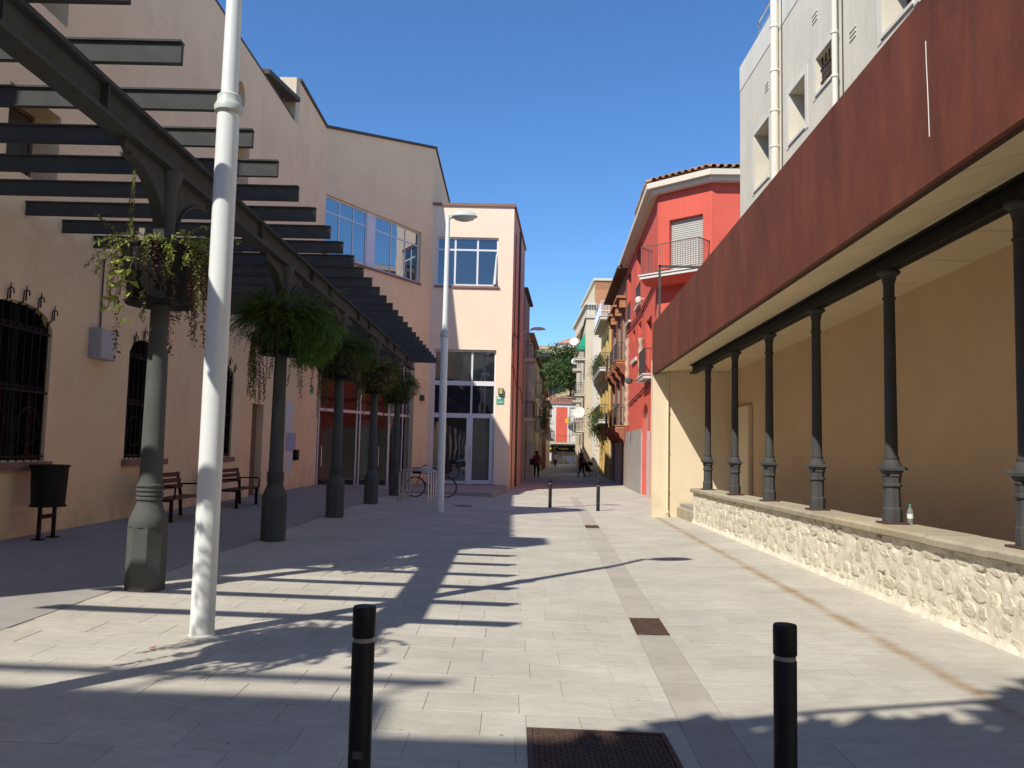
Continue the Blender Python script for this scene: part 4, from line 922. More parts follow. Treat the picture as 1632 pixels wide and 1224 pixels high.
for k in range(14):                                          # angular stone faces, shared
    m_ = MB(); nv = rng.randrange(6, 9); outer = []; mid_ = []
    for i in range(nv):
        a = 2*math.pi*(i+rng.uniform(-.28, .28))/nv; e_ = (abs(math.cos(a))**3+abs(math.sin(a))**3)**(-1/3)*rng.uniform(.82, 1.02)
        outer.append((0.045, e_*math.cos(a), e_*math.sin(a))); kk = rng.uniform(.8, .9); mid_.append((-.004+rng.uniform(-.006, .006), e_*math.cos(a)*kk, e_*math.sin(a)*kk))
    inn = [(-.012+rng.uniform(-.009, .009), p[1]*.5+rng.uniform(-.1, .1), p[2]*.5+rng.uniform(-.1, .1)) for p in mid_]
    m_.add(outer+mid_+inn+[(-.012+rng.uniform(-.01, .01), rng.uniform(-.1, .1), rng.uniform(-.1, .1))], [(i, nv+i, nv+(i+1) % nv, (i+1) % nv) for i in range(nv)] + [(nv+i, 2*nv+i, 2*nv+(i+1) % nv, nv+(i+1) % nv) for i in range(nv)] + [(2*nv+i, 3*nv, 2*nv+(i+1) % nv) for i in range(nv)])
    me = m_.mesh('stone', STONEM); stone_mes.append(me)
cnt = 0; y0r = 4.7
z_rows = []; zz_ = 0.03
while zz_ < .62: h_ = rng.uniform(.10, .17); z_rows.append((zz_, h_)); zz_ += h_
for zz_, h_ in z_rows:
    y = 4.7+rng.uniform(0, .2)
    while y < 18.6 and cnt < 300:
        wd = rng.uniform(.13, .34)*(1+.35*(y > 12))
        if rng.random() < .80 and cnt < 300:
            yc, zc_ = y+wd/2, g(wall_x(y), y)+zz_+h_/2+rng.uniform(-.02, .02)
            if zc_+h_*.45 < zcp(y)-.12:
                o = bpy.data.objects.new('stone', stone_mes[rng.randrange(14)]); COL.objects.link(o); o.parent = swt
                o.location = Vector((wall_x(yc)+.001, yc, zc_))-ORG[swt.name]; o.rotation_euler = (rng.uniform(-.2, .2), rng.uniform(-.06, .06), rng.uniform(-.06, .06)); o.scale = (.55, wd*.5, h_*.52); cnt += 1
        y += wd
y = 2.6
while y < 19.0:                                              # coping slabs, slightly uneven
    y2 = min(19.1, y+rng.uniform(.9, 1.35)); y2 = 19.1 if 19.1-y2 < .4 else y2
    mb = MB(); nseg = 8; ed = []; dzj = rng.uniform(-.004, .004)
    rows_ = []
    for i in range(nseg+1):
        yy = y+.004+(y2-y-.008)*i/nseg; z = zcp(yy)+dzj; nn = noise.noise(Vector((yy*4, 1, 2)))*.012+noise.noise(Vector((yy*13, 5, 2)))*.006
        xo = wall_x(yy)-.06+nn
        rows_.append([(xo+.012, yy, z-.10), (xo, yy, z-.085), (xo-.004, yy, z-.03+nn*.5), (xo+.022, yy, z-.002), (xo+.2, yy, z+nn*.3), (4.66, yy, z), (4.66, yy, z-.10)])
    k = 7; v = [p for r0 in rows_ for p in r0]
    f = [(i*k+j, i*k+(j+1) % k, (i+1)*k+(j+1) % k, (i+1)*k+j) for i in range(nseg) for j in range(k)] + [tuple(range(k-1, -1, -1)), tuple(nseg*k+j for j in range(k))]
    mb.add(v, f); mb.build('coping_slab', COPST, swt); y = y2
bt_ = thing('bottle', (4.56, 9.36, zcp(9.4)), 'small clear plastic bottle standing by a column on the coping', 'bottle')
z = zcp(9.4)+.004
mb = MB(); mb.lathe([(.03, z), (.033, z+.01), (.033, z+.14), (.028, z+.165), (.012, z+.195), (.012, z+.21)], 14, (4.56, 9.36, 0)); mb.build('body', glass('bottle_plastic', (.5, .6, .6), .1, .7), bt_, smooth=True)
mb = MB(); mb.lathe([(.034, z+.07), (.034, z+.12)], 14, (4.56, 9.36, 0)); mb.build('label_band', PAPER, bt_); mb = MB(); mb.lathe([(.014, z+.21), (.014, z+.23)], 10, (4.56, 9.36, 0)); mb.build('cap', GREEN, bt_)

# ================================================================ RIGHT: grey building above the canopy
gb = thing('grey_building', (5.7, 12, 0), 'tall weathered grey rendered building rising behind the canopy', 'building')
FG = Fr((5.56, 0), (5.702, 20.3), -1)                       # a ~ world y, outward = towards the street
WG = [(17.9, 19.05, 7.85, 9.2), (15.6, 16.55, 8.05, 9.1), (14.15, 15.0, 8.42, 9.1), (11.2, 12.2, 8.1, 9.1), (8.2, 9.2, 8.1, 9.1)]
wall(gb, 'wall', GREYW, FG, -.2, 10.85, .5, [(a, b, c, d, 0) for a, b, c, d in WG], a0=-6)
wall(gb, 'arcade_back_wall', mat('tan_plaster', (.70, .50, .30), .9, .07, .8, .25, 45, stain=.25, stcol=(.52, .37, .22), grime=.5), Fr((5.53, 1.0), (5.69, 20.72), -1), 0, 4.1, .02, ())
mb = MB(); mb.fbox(FG, -6, 20.3, 10.85, 11.5, -.5, .012); mb.build('parapet', GREYBAND, gb)
mb = MB(); mb.box(6.2, 14, 19.8, 20.3, -.2, 11.45); mb.build('end_gable', GREYW, gb)
mb = MB(); mb.box(6.0, 14, -6, 19.8, 10.4, 10.7); mb.build('roof', COPING, gb)
for i, (a, b, c, d) in enumerate(WG):
    o = window(gb, FG, a, b, c, d, (.5,), (), BROWNSH, GLASSD, b=-.38, w=.05)
    m_ = MB(); m_.fbox(FG, a-.02, b+.02, c-.06, c-.004, -.25, .03); m_.build('sill', GREYBAND, o)
    m_ = MB()
    for dz in (.002,): m_.fbox(FG, a-.16, a-.003, c-.1, d+.14, .002, .012); m_.fbox(FG, b+.003, b+.16, c-.1, d+.14, .002, .012); m_.fbox(FG, a-.003, b+.003, d+.003, d+.14, .002, .012)
    m_.build('surround', GREYBAND, o)
    if i == 2:
        m_ = MB()
        for k in range(5): aa = a+.08+(b-a-.16)*k/4; m_.fbox(FG, aa-.01, aa+.01, c, d, -.1, -.08)
        for z in (c+.2, c+.45): m_.fbox(FG, a, b, z, z+.015, -.105, -.075)
        m_.build('bars', RUSTPL, o)
for a, r_ in ((17.2, .085), (13.85, .05)):
    mb = MB(); mb.tube([FG.pt(a, 4.8, .1), FG.pt(a, 11.8, .1)], r_, 12)
    for z in (5.6, 7.0, 8.2, 9.0, 9.9, 10.9): mb.lathe([(r_+.012, z), (r_+.016, z+.02), (r_+.012, z+.05)], 12, FG.pt(a, 0, .1))
    mb.build('downpipe', GREYBAND, gb, smooth=True)
mb = MB(); mb.tube([FG.pt(16.95, 4.8, .02), FG.pt(16.95, 11.4, .02)], .012, 5); mb.tube([FG.pt(13.7, 4.8, .02), FG.pt(13.7, 11.4, .02)], .012, 5); mb.build('cable', IRON, gb)
mb = MB()
for a in (19.0, 16.5, 14, 11.5): mb.fbox(FG, a-.02, a+.02, 11.5, 12.0, -.1, -.06)
mb.fbox(FG, 9, 19.02, 11.97, 12.01, -.1, -.06); mb.fbox(FG, 9, 19.0, 11.72, 11.735, -.088, -.072); mb.build('roof_railing', STEEL, gb)
for a, z in ((18.05, 9.95), (15.05, 9.95), (13.3, 8.7)):      # small vent crosses pressed in the render
    mb = MB()
    for k in range(3): mb.fbox(FG, a-.13, a+.13, z-.08+.08*k, z-.05+.08*k, .002, .014)
    mb.build('vent', GREYBAND, gb)
mb = MB(); f_ = Fr((5.52, 1.0), (5.68, 20.7), -1); mb.fbox(f_, 18.2, 19.55, .6, 2.72, .0, .09); tag(mb.build('service_panel', CREAM2, None, org=(5.68, 20, .6)), 'cream flat service panel on the arcade back wall', 'panel')
# metal frame standing on the canopy end
mb = MB(); mb.box(4.24, 4.30, 23.6, 23.66, 0, 7.06); mb.box(4.24, 5.9, 23.6, 23.66, 7.0, 7.06); mb.box(5.84, 5.9, 23.6, 23.66, 0, 7.0); tag(mb.build('metal_frame', IRON, None, org=(4.3, 23.6, 0)), 'thin grey metal frame standing behind the canopy end', 'frame')

# ================================================================ RED BUILDING
rb = thing('red_building', (5.6, 34, 0), 'red rendered corner house with balconies and tiled eaves', 'house')
RA, RB_ = (5.33, 29.95), (5.95, 42.2)
FR = Fr(RA, RB_, -1); ry = lambda y: (y-29.95)/(42.2-29.95)*FR.L
HZ = 11.2
opr = [(ry(35.7), ry(37.6), 8.2, 11.0, 0), (ry(40.3), ry(42.0), 8.15, 10.75, 0), (ry(38.1), ry(39.3), 6.85, 7.4, 0), (ry(35.4), ry(36.6), 6.75, 7.35, 0), (ry(31.6), ry(33.4), 4.6, 6.95, 0),
       (ry(32.5), ry(34.5), -.35, 3.56, .55), (ry(30.3), ry(31.85), -.35, 3.56, .55)]
wall(rb, 'street_wall', REDW, FR, -.4, HZ, .4, opr)
mb = MB(); mb.fbox(FR, ry(34.65), FR.L, -.4, 2.58, .003, .03); mb.build('base_cladding', GREYBASE, rb)
JAMB = mat('pinkish_jamb', (.55, .38, .38), .8)
for a in (ry(34.6), ry(32.42), ry(31.9), ry(30.2)):
    mb = MB(); mb.fbox(FR, a-.07, a+.07, -.4, 2.4, .004, .05); mb.build('door_jamb', JAMB, rb)
for a, b in ((ry(32.5), ry(34.5)), (ry(30.3), ry(31.85))): shutter(rb, FR, a, b, -.35, 3.5, SHUTB, b=-.15, pitch=.085, name='garage_shutter')
for i in (0, 1):
    a, b, c, d = opr[i][:4]; window(rb, FR, a, b, c, d, (.5,), (), BROWNSH, GLASSD, b=-.25)
    o = MB(); o.fbox(FR, a-.05, b+.05, c-.1, c-.004, -.1, .12); o.build('sill', PALE, rb)
    o = MB(); rail(o, FR, a+.02, b-.02, c, .95, .02, .12); o.build('window_railing', RAILM, rb)
for i in (2, 3):
    a, b, c, d = opr[i][:4]; o = MB(); o.fbox(FR, a, b, c, d, -.32, -.3); o.build('small_window', GLASSD, rb)
a, b, c, d = opr[4][:4]; window(rb, FR, a, b, c, d, (.5,), (), BROWNSH, GLASSD, b=-.3)
balcony(rb, FR, a-.1, b+.2, c, .32, PALE, RAILM, 1.0, .16)
def twist(yy, z0, z1, r_=.11, b=.12):
    mb = MB(); n_ = int((z1-z0)/.045); o = len(mb.v); k = 10
    for i in range(n_+1):
        for j in range(k):
            an = 2*math.pi*j/k; rr_ = r_*(1+.22*math.cos(2*an+i*.55)); mb.v.append(FR.pt(ry(yy), z0+(z1-z0)*i/n_, b)+Vector((rr_*math.cos(an), rr_*math.sin(an), 0)))
    mb.f = [(i*k+j, i*k+(j+1) % k, (i+1)*k+(j+1) % k, (i+1)*k+j) for i in range(n_) for j in range(k)]; mb.m = [0]*len(mb.f)
    return mb.build('twisted_column', mat('twisted_stone%d' % int(z0*10), (.52, .36, .26), .9, .15, 4), rb, smooth=True)
twist(40.9, 2.9, 7.3, .11, .08); twist(33.55, 4.66, 6.3, .1, .2)
for (y0, y1, z) in ((37.0, 39.2, 5.75),):
    mb = MB(); mb.fbox(FR, ry(y0), ry(y1), z, z+.16, .003, .09, z0b=z+.02, z1b=z+.18); mb.build('ledge', PALE, rb)
mb = MB(); mb.tube([FR.pt(ry(y), 7.6+.25*(y-36.5)**2/36, .05) for y in frange(29.97, 42.2, .7)], .03, 6); mb.tube([FR.pt(ry(y), 7.75+.25*(y-36.5)**2/36, .05) for y in frange(29.97, 42.2, .7)], .022, 6); mb.tube([FR.pt(ry(y), 4.35+.03*math.sin(y*3)-.04*(y-30), .06) for y in frange(29.97, 40.5, .12)], .035, 6); mb.build('cable_bundle', IRON, rb)
FC = Fr((5.33, 29.95), (6.97, 28.4), 1); FSo = Fr((6.97, 28.4), (12.5, 28.2), 1)
wc0, wc1 = .5, 1.9
wall(rb, 'corner_wall', REDW, FC, -.4, HZ, .4, [(wc0, wc1, 8.06, 10.15, 0)])
wall(rb, 'alley_wall', REDW, FSo, -.4, HZ, .4, ())
sh = shutter(rb, FC, wc0, wc1, 8.06, 10.13, SHUT, b=-.16, pitch=.075)
balcony(rb, FC, -.25, 2.2, 8.02, .8, PALE, mat('rusty_railing', (.22, .11, .09), .7, .2, 6), 1.05, .13, step=.1, r=.006)
mb = MB(); mb.hexa([FC.pt(-.23, 7.7, .0), FC.pt(2.18, 7.7, 0), FC.pt(2.18, 7.7, .45), FC.pt(-.23, 7.7, .45), FC.pt(-.23, 7.885, 0), FC.pt(2.18, 7.885, 0), FC.pt(2.18, 7.885, .76), FC.pt(-.23, 7.885, .76)]); mb.build('balcony_soffit', REDW, rb)
mb = MB()                                                    # eaves in two steps round the corner
pl_ = [(5.97, 42.6), (5.33, 29.95), (6.97, 28.4), (12.5, 28.2)]
def ring(off): 
    n1, n2, n3 = FR.n, FC.n, FSo.n; P = [Vector((p[0], p[1], 0)) for p in pl_]
    m12 = (n1+n2).normalized(); m23 = (n2+n3).normalized()
    return [P[0]+n1*off, P[1]+m12*(off/m12.dot(n1)), P[2]+m23*(off/m23.dot(n2)), P[3]+n3*off]
def band(mb, o0, o1, z0, z1):
    a, b = ring(o0), ring(o1)
    for i in range(3):
        mb.hexa([a[i]+Vector((0, 0, z0)), b[i]+Vector((0, 0, z0)), b[i+1]+Vector((0, 0, z0)), a[i+1]+Vector((0, 0, z0)), a[i]+Vector((0, 0, z1)), b[i]+Vector((0, 0, z1)), b[i+1]+Vector((0, 0, z1)), a[i+1]+Vector((0, 0, z1))])
band(mb, -.2, .28, 11.2, 11.36); band(mb, -.2, .44, 11.363, 11.57); mb.build('cornice', CORNICE, rb)
rf = MB(); q = ring(.42); q2 = ring(-3.0)
for i in range(3): rf.add([q[i]+Vector((0, 0, 11.61)), q[i+1]+Vector((0, 0, 11.61)), q2[i+1]+Vector((0, 0, 12.5)), q2[i]+Vector((0, 0, 12.5))], [(0, 1, 2, 3)])
rfo = rf.build('roof', PINKCOP, rb)
def tile_mesh():
    m_ = MB(); n_ = 6; ln = .95
    for i in range(n_+1):
        a = math.pi*i/n_; 
        for (yy, r_, zz) in ((0., .105, .0), (ln, .085, .24)): m_.v.append(Vector((r_*math.cos(a), yy, zz+r_*math.sin(a))))
        for (yy, r_, zz) in ((0., .088, .0), (ln, .068, .24)): m_.v.append(Vector((r_*math.cos(a), yy, zz+r_*math.sin(a))))
    for i in range(n_):
        o = 4*i; m_.f += [(o, o+1, o+5, o+4), (o+2, o+6, o+7, o+3), (o, o+4, o+6, o+2)]
    m_.m = [0]*len(m_.f); return m_.mesh('tile', TILE)
tme = tile_mesh(); orr = ORG[rb.name]
for i, nn in ((0, FR.n), (1, FC.n), (2, FSo.n)):
    L_ = (q[i+1]-q[i]).length; k = int(L_/.27)
    if i == 0: k = int(4.5/.27)
    for j in range(k):
        base = q[i+1]+(q[i]-q[i+1])*((j+.5)*.27/L_) if i < 2 else q[i]+(q[i+1]-q[i])*((j+.5)*.27/L_)
        if i == 2 and j > 14: break
        for rr_ in range(2):
            o = bpy.data.objects.new('roof_tile', tme); COL.objects.link(o); o.parent = rfo; p = base-nn*(.85*rr_-.06)+Vector((0, 0, 11.63+.225*rr_)); o.location = p-orr; o.rotation_euler = (0, 0, math.atan2(-nn.y, -nn.x)-math.pi/2+rng.uniform(-.03, .03)); o.scale = (1.1, 1, 1.1)
# spotlights and dome on the red wall
for (yy, z, l_) in ((31.8, 4.35, 'small grey spotlight on a bar, the nearer one on the red wall'), (38.2, 3.75, 'small grey spotlight on a bar, the farther one on the red wall')):
    t = thing('spotlight', FR.pt(ry(yy), z, 0), l_, 'spotlight', 'spotlights on the red wall')
    m_ = MB(); m_.tube([FR.pt(ry(yy), z, .0), FR.pt(ry(yy), z+.02, .75)], .016, 6); m_.build('bar', IRON, t)
    m_ = MB(); m_.lathe([(.05, -.14), (.13, -.1), (.14, .04), (.06, .1)], 12, FR.pt(ry(yy), z+.02, .85)); m_.build('lamp', IRON, t, smooth=True)
m_ = MB(); m_.lathe([(.02, -.22), (.12, -.18), (.16, -.05), (.12, .06), (.02, .1)], 14, FR.pt(ry(34.4), 8.1, .22)); m_.tube([FR.pt(ry(34.4), 8.1, 0), FR.pt(ry(34.4), 8.1, .2)], .03, 6); tag(m_.build('globe_lamp', PALE, None, org=FR.pt(ry(34.4), 8, 0), smooth=True), 'white globe fitting on the upper red wall', 'wall light')

# ================================================================ RIGHT SIDE OF THE STREET, FARTHER ON
XR = lambda y: 5.95+.047*(y-42.2)
def house(name, x0, y0, x1, y1, side, H, m, label, ops=(), depth=8., eave=None, z0=-.5, roofm=COPING):
    """street house between two points of its frontage"""
    t = thing(name, (x0, (y0+y1)/2, 0), label, 'house'); f = Fr((x0, y0), (x1, y1), side)
    wall(t, 'wall', m, f, z0, H, .35, [tuple(o[:4])+(0,) for o in ops])
    mb = MB(); mb.fbox(f, 0, .35, z0, H, -depth, -.35); mb.build('near_gable', m, t); mb = MB(); mb.fbox(f, f.L-.35, f.L, z0, H, -depth, -.35); mb.build('far_gable', m, t)
    mb = MB(); mb.fbox(f, 0, f.L, H+.003, H+.14, -depth, .12 if eave is None else eave); mb.build('roof', roofm, t)
    return t, f
def fill(t, f, ops, fm=BROWNSH, kinds=None, shm=SHUT):
    for i, o in enumerate(ops):
        k = (kinds or 'w')[i % len(kinds or 'w')]
        if k == 's': shutter(t, f, o[0], o[1], o[2], o[3], shm, b=-.1, pitch=.09)
        else: window(t, f, o[0], o[1], o[2], o[3], (.5,), (.7,) if o[3]-o[2] > 1.9 else (), fm, GLASSD, b=-.16)
# brick house with corbelled balconies
L0 = 42.25; L1 = 53.0
opb = [(1.0, 2.4, z, z+2.3) for z in (3.05, 6.5, 9.0 if 0 else 6.5)] ; opb = []
for z, h in ((3.0, 2.4), (6.45, 2.4)):
    for a in (1.0, 4.0, 7.4): opb.append((a, a+1.35, z, z+h))
opb += [(1.2, 3.2, -.5, 2.0), (6.8, 8.8, -.5, 2.0)]
hb_, fb_ = house('brick_house', XR(L0), L0, XR(L1), L1, -1, 11.15, MORTAR, 'red brick house with curved corbelled balconies next to the red house', opb, eave=.15)
fill(hb_, fb_, opb, BROWNSH, 'wwwwwwss', BROWNSH)
bm_ = MB(); bw, bh = .26, .085; n300 = 0                     # brick skin
def free(a0, a1, z0, z1): return not any(o[0]-.02 < a1 and a0 < o[1]+.02 and o[2]-.02 < z1 and z0 < o[3]+.02 for o in opb)
row = 0; z = 2.1
while z < 11.1:
    a = (.13 if row % 2 else 0.)
    while a < fb_.L-.02:
        a1 = min(a+bw, fb_.L)
        if free(a, a1, z, z+bh): bm_.fbox(fb_, a+.006, a1-.006, z+.006, z+bh-.006, .001, .016)
        a = a1
    z += bh; row += 1
tag(bm_.build('brick_facing', BRICKM, hb_), kind='stuff')
mb = MB(); mb.fbox(fb_, 0, fb_.L, -.5, 2.1, .001, .03) if 0 else mb.fbox(fb_, 3.3, 6.7, -.5, 2.1, .001, .03); mb.build('plinth', WARMGREY, hb_)
for z in (2.95, 6.4):
    for a in (.7, 3.7, 7.1):
        b_ = balcony(hb_, fb_, a, a+1.95, z, .5, ORBRICK, RAILM, .95, .16)
        for k in (0.1, 1.0, 1.85):
            mb = MB(); mb.prism([fb_.pt(a+k-.09, z-.16, .0), fb_.pt(a+k-.09, z-.16, .52), fb_.pt(a+k-.09, z-.3, .5), fb_.pt(a+k-.09, z-.42, .3), fb_.pt(a+k-.09, z-.6, .26), fb_.pt(a+k-.09, z-.75, .08), fb_.pt(a+k-.09, z-.95, .0)], fb_.u*.18); mb.build('corbel', BRICKM, b_)
for a in (.6, 3.4, 6.6):                                     # arched hoods under the eaves
    mb = MB(); mb.fbox(fb_, a, a+2.1, 9.75, 9.87, .016, .5); mb.fbox(fb_, a+.1, a+.35, 9.25, 9.75, .016, .35); mb.fbox(fb_, a+1.75, a+2.0, 9.25, 9.75, .016, .35); mb.build('hood', ORBRICK, hb_)
mb = MB(); mb.hexa([fb_.pt(-.05, 11.17, .55), fb_.pt(fb_.L, 11.17, .55), fb_.pt(fb_.L, 11.32, -2.5), fb_.pt(-.05, 11.32, -2.5), fb_.pt(-.05, 11.3, .55), fb_.pt(fb_.L, 11.3, .55), fb_.pt(fb_.L, 12.1, -2.5), fb_.pt(-.05, 12.1, -2.5)]); mb.build('eaves', mat('timber_eaves', (.12, .075, .05), .85, .15, 4), hb_)
mb = MB(); mb.fbox(fb_, 2.9, 3.6, 3.15, 4.0, .62, .66); tag(mb.build('yellow_banner', YELLOWP, None, org=fb_.pt(3.2, 3.1, .6)), 'yellow banner hung on the brick house balcony', 'flag')
# ochre house with deep balconies full of plants
Y0_, Y1_ = 53.05, 64.0
opy = [(a, a+1.5, z, z+2.3) for z in (.0, 3.75, 7.15) for a in (1.2, 4.4, 7.6)]
hy, fy = house('ochre_house', XR(Y0_)-.1, Y0_, XR(Y1_)-.1, Y1_, -1, 10.5, YELLOW, 'narrow ochre house with deep white balconies full of plants', opy)
fill(hy, fy, opy, BROWNSH, 'w')
for z in (3.65, 7.1, 10.55): balcony(hy, fy, .5, 9.6 if z < 10 else 8, z, .62, PALE, RAILM if z < 10 else ALU, 1.0, .22, step=.16, r=.012)
mb = MB(); mb.fbox(fy, 9.75, 10.1, -.5, 10.4, 0, .6); mb.build('white_fin', PALE, hy)
def clump(name, pts, r_, label, m, n, seed, cat='plant', lf=.12):
    rg = random.Random(seed); t = thing(name, pts[0], label, cat); a = MB(); s_ = MB()
    for i in range(n):
        p = Vector(pts[rg.randrange(len(pts))]); u = Vector((rg.gauss(0, .5), rg.gauss(0, .5), rg.gauss(0, .55)))*r_
        leaf(a, p+u, Vector((rg.uniform(-1, 1), rg.uniform(-1, 1), rg.uniform(-1, .4))), Vector((rg.uniform(-.5, .5), rg.uniform(-.5, .5), 1)), lf*rg.uniform(.7, 1.4), lf*.55)
    for p in pts: s_.tube([Vector(p)+Vector((0, 0, -r_*.8)), Vector(p)+Vector((0, 0, r_*.4))], .02, 5)
    a.build('foliage', m, t); tag(s_.build('stems', STEM, t), kind='stuff'); return t
clump('balcony_plants', [fy.pt(a, z, .55) for a, z in ((1., 4.1), (2.2, 4.0), (3.4, 3.9), (4.6, 4.0), (5.8, 3.9), (7, 4.1), (5.2, 3.2), (6.4, 3.1), (7.6, 3.3), (8.4, 3.9))], .55, 'green trailing plants over the lower ochre house balcony', LEAFT2, 2600, 21)
clump('balcony_plants', [fy.pt(a, z, .5) for a, z in ((1., 7.6), (2.5, 7.7), (4, 7.5), (6, 7.6), (8.2, 7.5))], .5, 'tall leafy plants on the upper ochre house balcony', LEAFT2, 1500, 22)
mb = MB(); mb.fbox(fy, 6.2, 6.8, 4.0, 4.8, .63, .66); tag(mb.build('yellow_banner', YELLOWP, None, org=fy.pt(6.5, 4.4, 1.1)), 'yellow banner hung on the ochre house balcony', 'flag')
# beige tall house jutting forward, brick attic above
Xb = lambda y: 5.95+.055*(y-66)
opt = [(a, a+1.3, z, z+2.1) for z in (3.4, 6.4, 9.4) for a in (2, 6.5, 11, 16, 21)] + [(a, a+2.4, -.4, 2.3) for a in (1.5, 7, 13, 19)]
hbg, fbg = house('beige_house', Xb(66), 66, Xb(96), 96, -1, 12.3, BEIGE, 'tall beige house jutting into the street with a blank side wall', opt, depth=7)
fill(hbg, fbg, opt, ALU, 'wwwwwwwwwwwwwwwssss', PALE)
for z in (3.3, 6.3, 9.3):
    for a in (1.6, 10.6): balcony(hbg, fbg, a, a+2.4, z, .8, CORNICE, RAILM, .95, .15, step=.16, r=.012)
for a, z, m_, l_ in ((2.2, 9.5, GREEN, 'green folded awning on the top floor of the beige house'),):
    mb = MB(); mb.hexa([fbg.pt(a-.3, 10.1, .02), fbg.pt(a+1.6, 10.1, .02), fbg.pt(a+1.6, 10.1, .7), fbg.pt(a-.3, 10.1, .7), fbg.pt(a-.3, 11.4, .02), fbg.pt(a+1.6, 11.4, .02), fbg.pt(a+1.6, 11.4, .06), fbg.pt(a-.3, 11.4, .06)]); tag(mb.build('awning', GREEN, None, org=fbg.pt(a, 10.1, 0)), l_, 'awning')
at = thing('brick_attic_house', (9, 68, 0), 'orange brick upper storeys rising above the ochre house roof', 'house')
FA = Fr((6.75, 67), (13, 67), 1); oa = [(1.9, 3.0, 13.9, 15.0)]
wall(at, 'wall', ORBRICK, FA, 12.0, 15.75, .3, [o+(0,) for o in oa]); window(at, FA, 1.9, 3.0, 13.9, 15.0, (.5,), (), GREEN, GLASSD, b=-.1)
mb = MB(); mb.box(6.75, 7.05, 67.3, 80, 12.0, 15.75); mb.build('street_wall', BEIGE, at); mb = MB(); mb.box(6.6, 13, 66.9, 80, 15.753, 15.95); mb.box(5.85, 6.75, 66.1, 80, 13.55, 13.75); mb.build('roof', CORNICE, at)
mb = MB(); mb.fbox(FA, 0, 6.2, 13.2, 13.28, .001, .05); mb.build('string_course', CORNICE, at)
mb = MB(); mb.box(6.05, 6.75, 66.4, 79, 12.45, 13.5); mb.build('loggia', BEIGE, at)
mb = MB(); rail(mb, Fr((6.0, 64.5), (9.5, 64.5), 1), 0, 3.5, 12.45, .9, 0, .2, .012); tag(mb.build('roof_railing', ALU, at), None)
# satellite dishes
def dish(p, r_, label):
    t = thing('satellite_dish', p, label, 'satellite dish', 'satellite dishes'); M_ = Vector((-.25, -.9, .35)).to_track_quat('Z', 'Y').to_matrix()
    mb = MB(); mb.lathe([(.02*r_, -.0), (.5*r_, .05*r_), (.85*r_, .14*r_), (r_, .2*r_), (r_*.99, .16*r_), (.5*r_, .0), (.02*r_, -.05*r_)], 20, p, M=M_); mb.build('reflector', PALE, t, smooth=True)
    mb = MB(); P = Vector(p); mb.tube([P, P+Vector((.12, .2, -.2)), P+Vector((.6, .25, -.25))], .025, 6); mb.tube([P+M_ @ Vector((0, -.9*r_, .15*r_)), P+M_ @ Vector((0, -.1*r_, .8*r_))], .012, 5); mb.build('mount', ALUG, t)
dish((5.75, 76, 11.8), .42, 'round white satellite dish high on the beige house against the sky'); dish((5.62, 67.5, 4.75), .5, 'large white satellite dish low on the beige house front'); dish((6.15, 80, 10.4), .35, 'smaller white satellite dish under the high one')
mb = MB(); mb.prism([(5.3, 64.8, 4.6), (5.3, 64.8, 5.6), (5.3, 65.5, 5.5), (5.3, 65.5, 4.5)], (.02, 0, 0)) if 0 else None
# laundry and boxes on lower balcony
for k, (a, c, l_) in enumerate(((2.2, PALE, 'white cloth drying on the beige house balcony'), (3.0, mat('blue_cloth', (.12, .2, .42), .9), 'blue cloth drying on the beige house balcony'))):
    mb = MB(); mb.fbox(fbg, a-.3, a+.3, 3.35, 4.3, .82, .85); tag(mb.build('laundry', c, None, org=fbg.pt(a, 3.4, .8)), l_, 'laundry')

# ================================================================ END OF THE STREET
ey = 100.0; FE = Fr((4.6, ey), (9.6, ey), 1); ex = lambda x: x-4.6
eh = thing('red_white_house', (6.8, ey, 0), 'red and white house with balustrade closing the end of the street', 'house')
oe = [(ex(7.15), ex(8.15), 4.55, 6.6, 0), (ex(7.15), ex(8.15), 1.95, 4.0, 0), (ex(4.9), ex(8.6), -.4, .9, 0)] 
oe = [(ex(7.15), ex(8.15), 5.0, 6.9, 0), (ex(7.15), ex(8.15), 2.75, 4.5, 0), (ex(5.0), ex(8.55), -.4, 1.45, 0)]
wall(eh, 'wall', PALE, FE, -.4, 7.35, .4, oe)
mb = MB(); mb.fbox(FE, ex(5.5), ex(6.85), 2.6, 6.9, .003, .03); mb.build('red_panel', REDW, eh)
for i in (0, 1): shutter(eh, FE, *oe[i][:4], PALE, b=-.12, pitch=.12)
balcony(eh, FE, ex(7.0), ex(8.3), 4.95, .5, WARMGREY, RAILM, .8, .12, step=.16, r=.012)
balcony(eh, FE, ex(4.75), ex(8.7), 2.6, .8, CORNICE, RAILM, .85, .2, step=.2, r=.014)
mb = MB(); mb.fbox(FE, 0, 5.0, 7.35, 7.5, -.3, .2); mb.fbox(FE, 0, 5.0, 8.05, 8.2, -.2, .1)
for k in range(26): mb.fbox(FE, .1+k*.19, .2+k*.19, 7.5, 8.05, -.12, .02)
mb.build('balustrade', mat('terracotta', (.42, .2, .14), .85), eh)
mb = MB(); mb.fbox(FE, ex(4.7), ex(8.7), 1.47, 2.2, .01, .12); sgn_ = mb.build('shop_sign', BLACK, eh)
SIGNY = mat('sign_yellow', (.85, .55, .03), .5)
mb = MB(); mb.tube([FE.pt(ex(5.55)+.28*math.cos(k*.5), 1.84+.2*math.sin(k*.5), .14) for k in range(10)], .035, 5)
for k in range(7): mb.fbox(FE, ex(5.95)+.16*k, ex(6.05)+.16*k, 1.74, 1.9+.06*(k % 3 == 1), .12, .135)
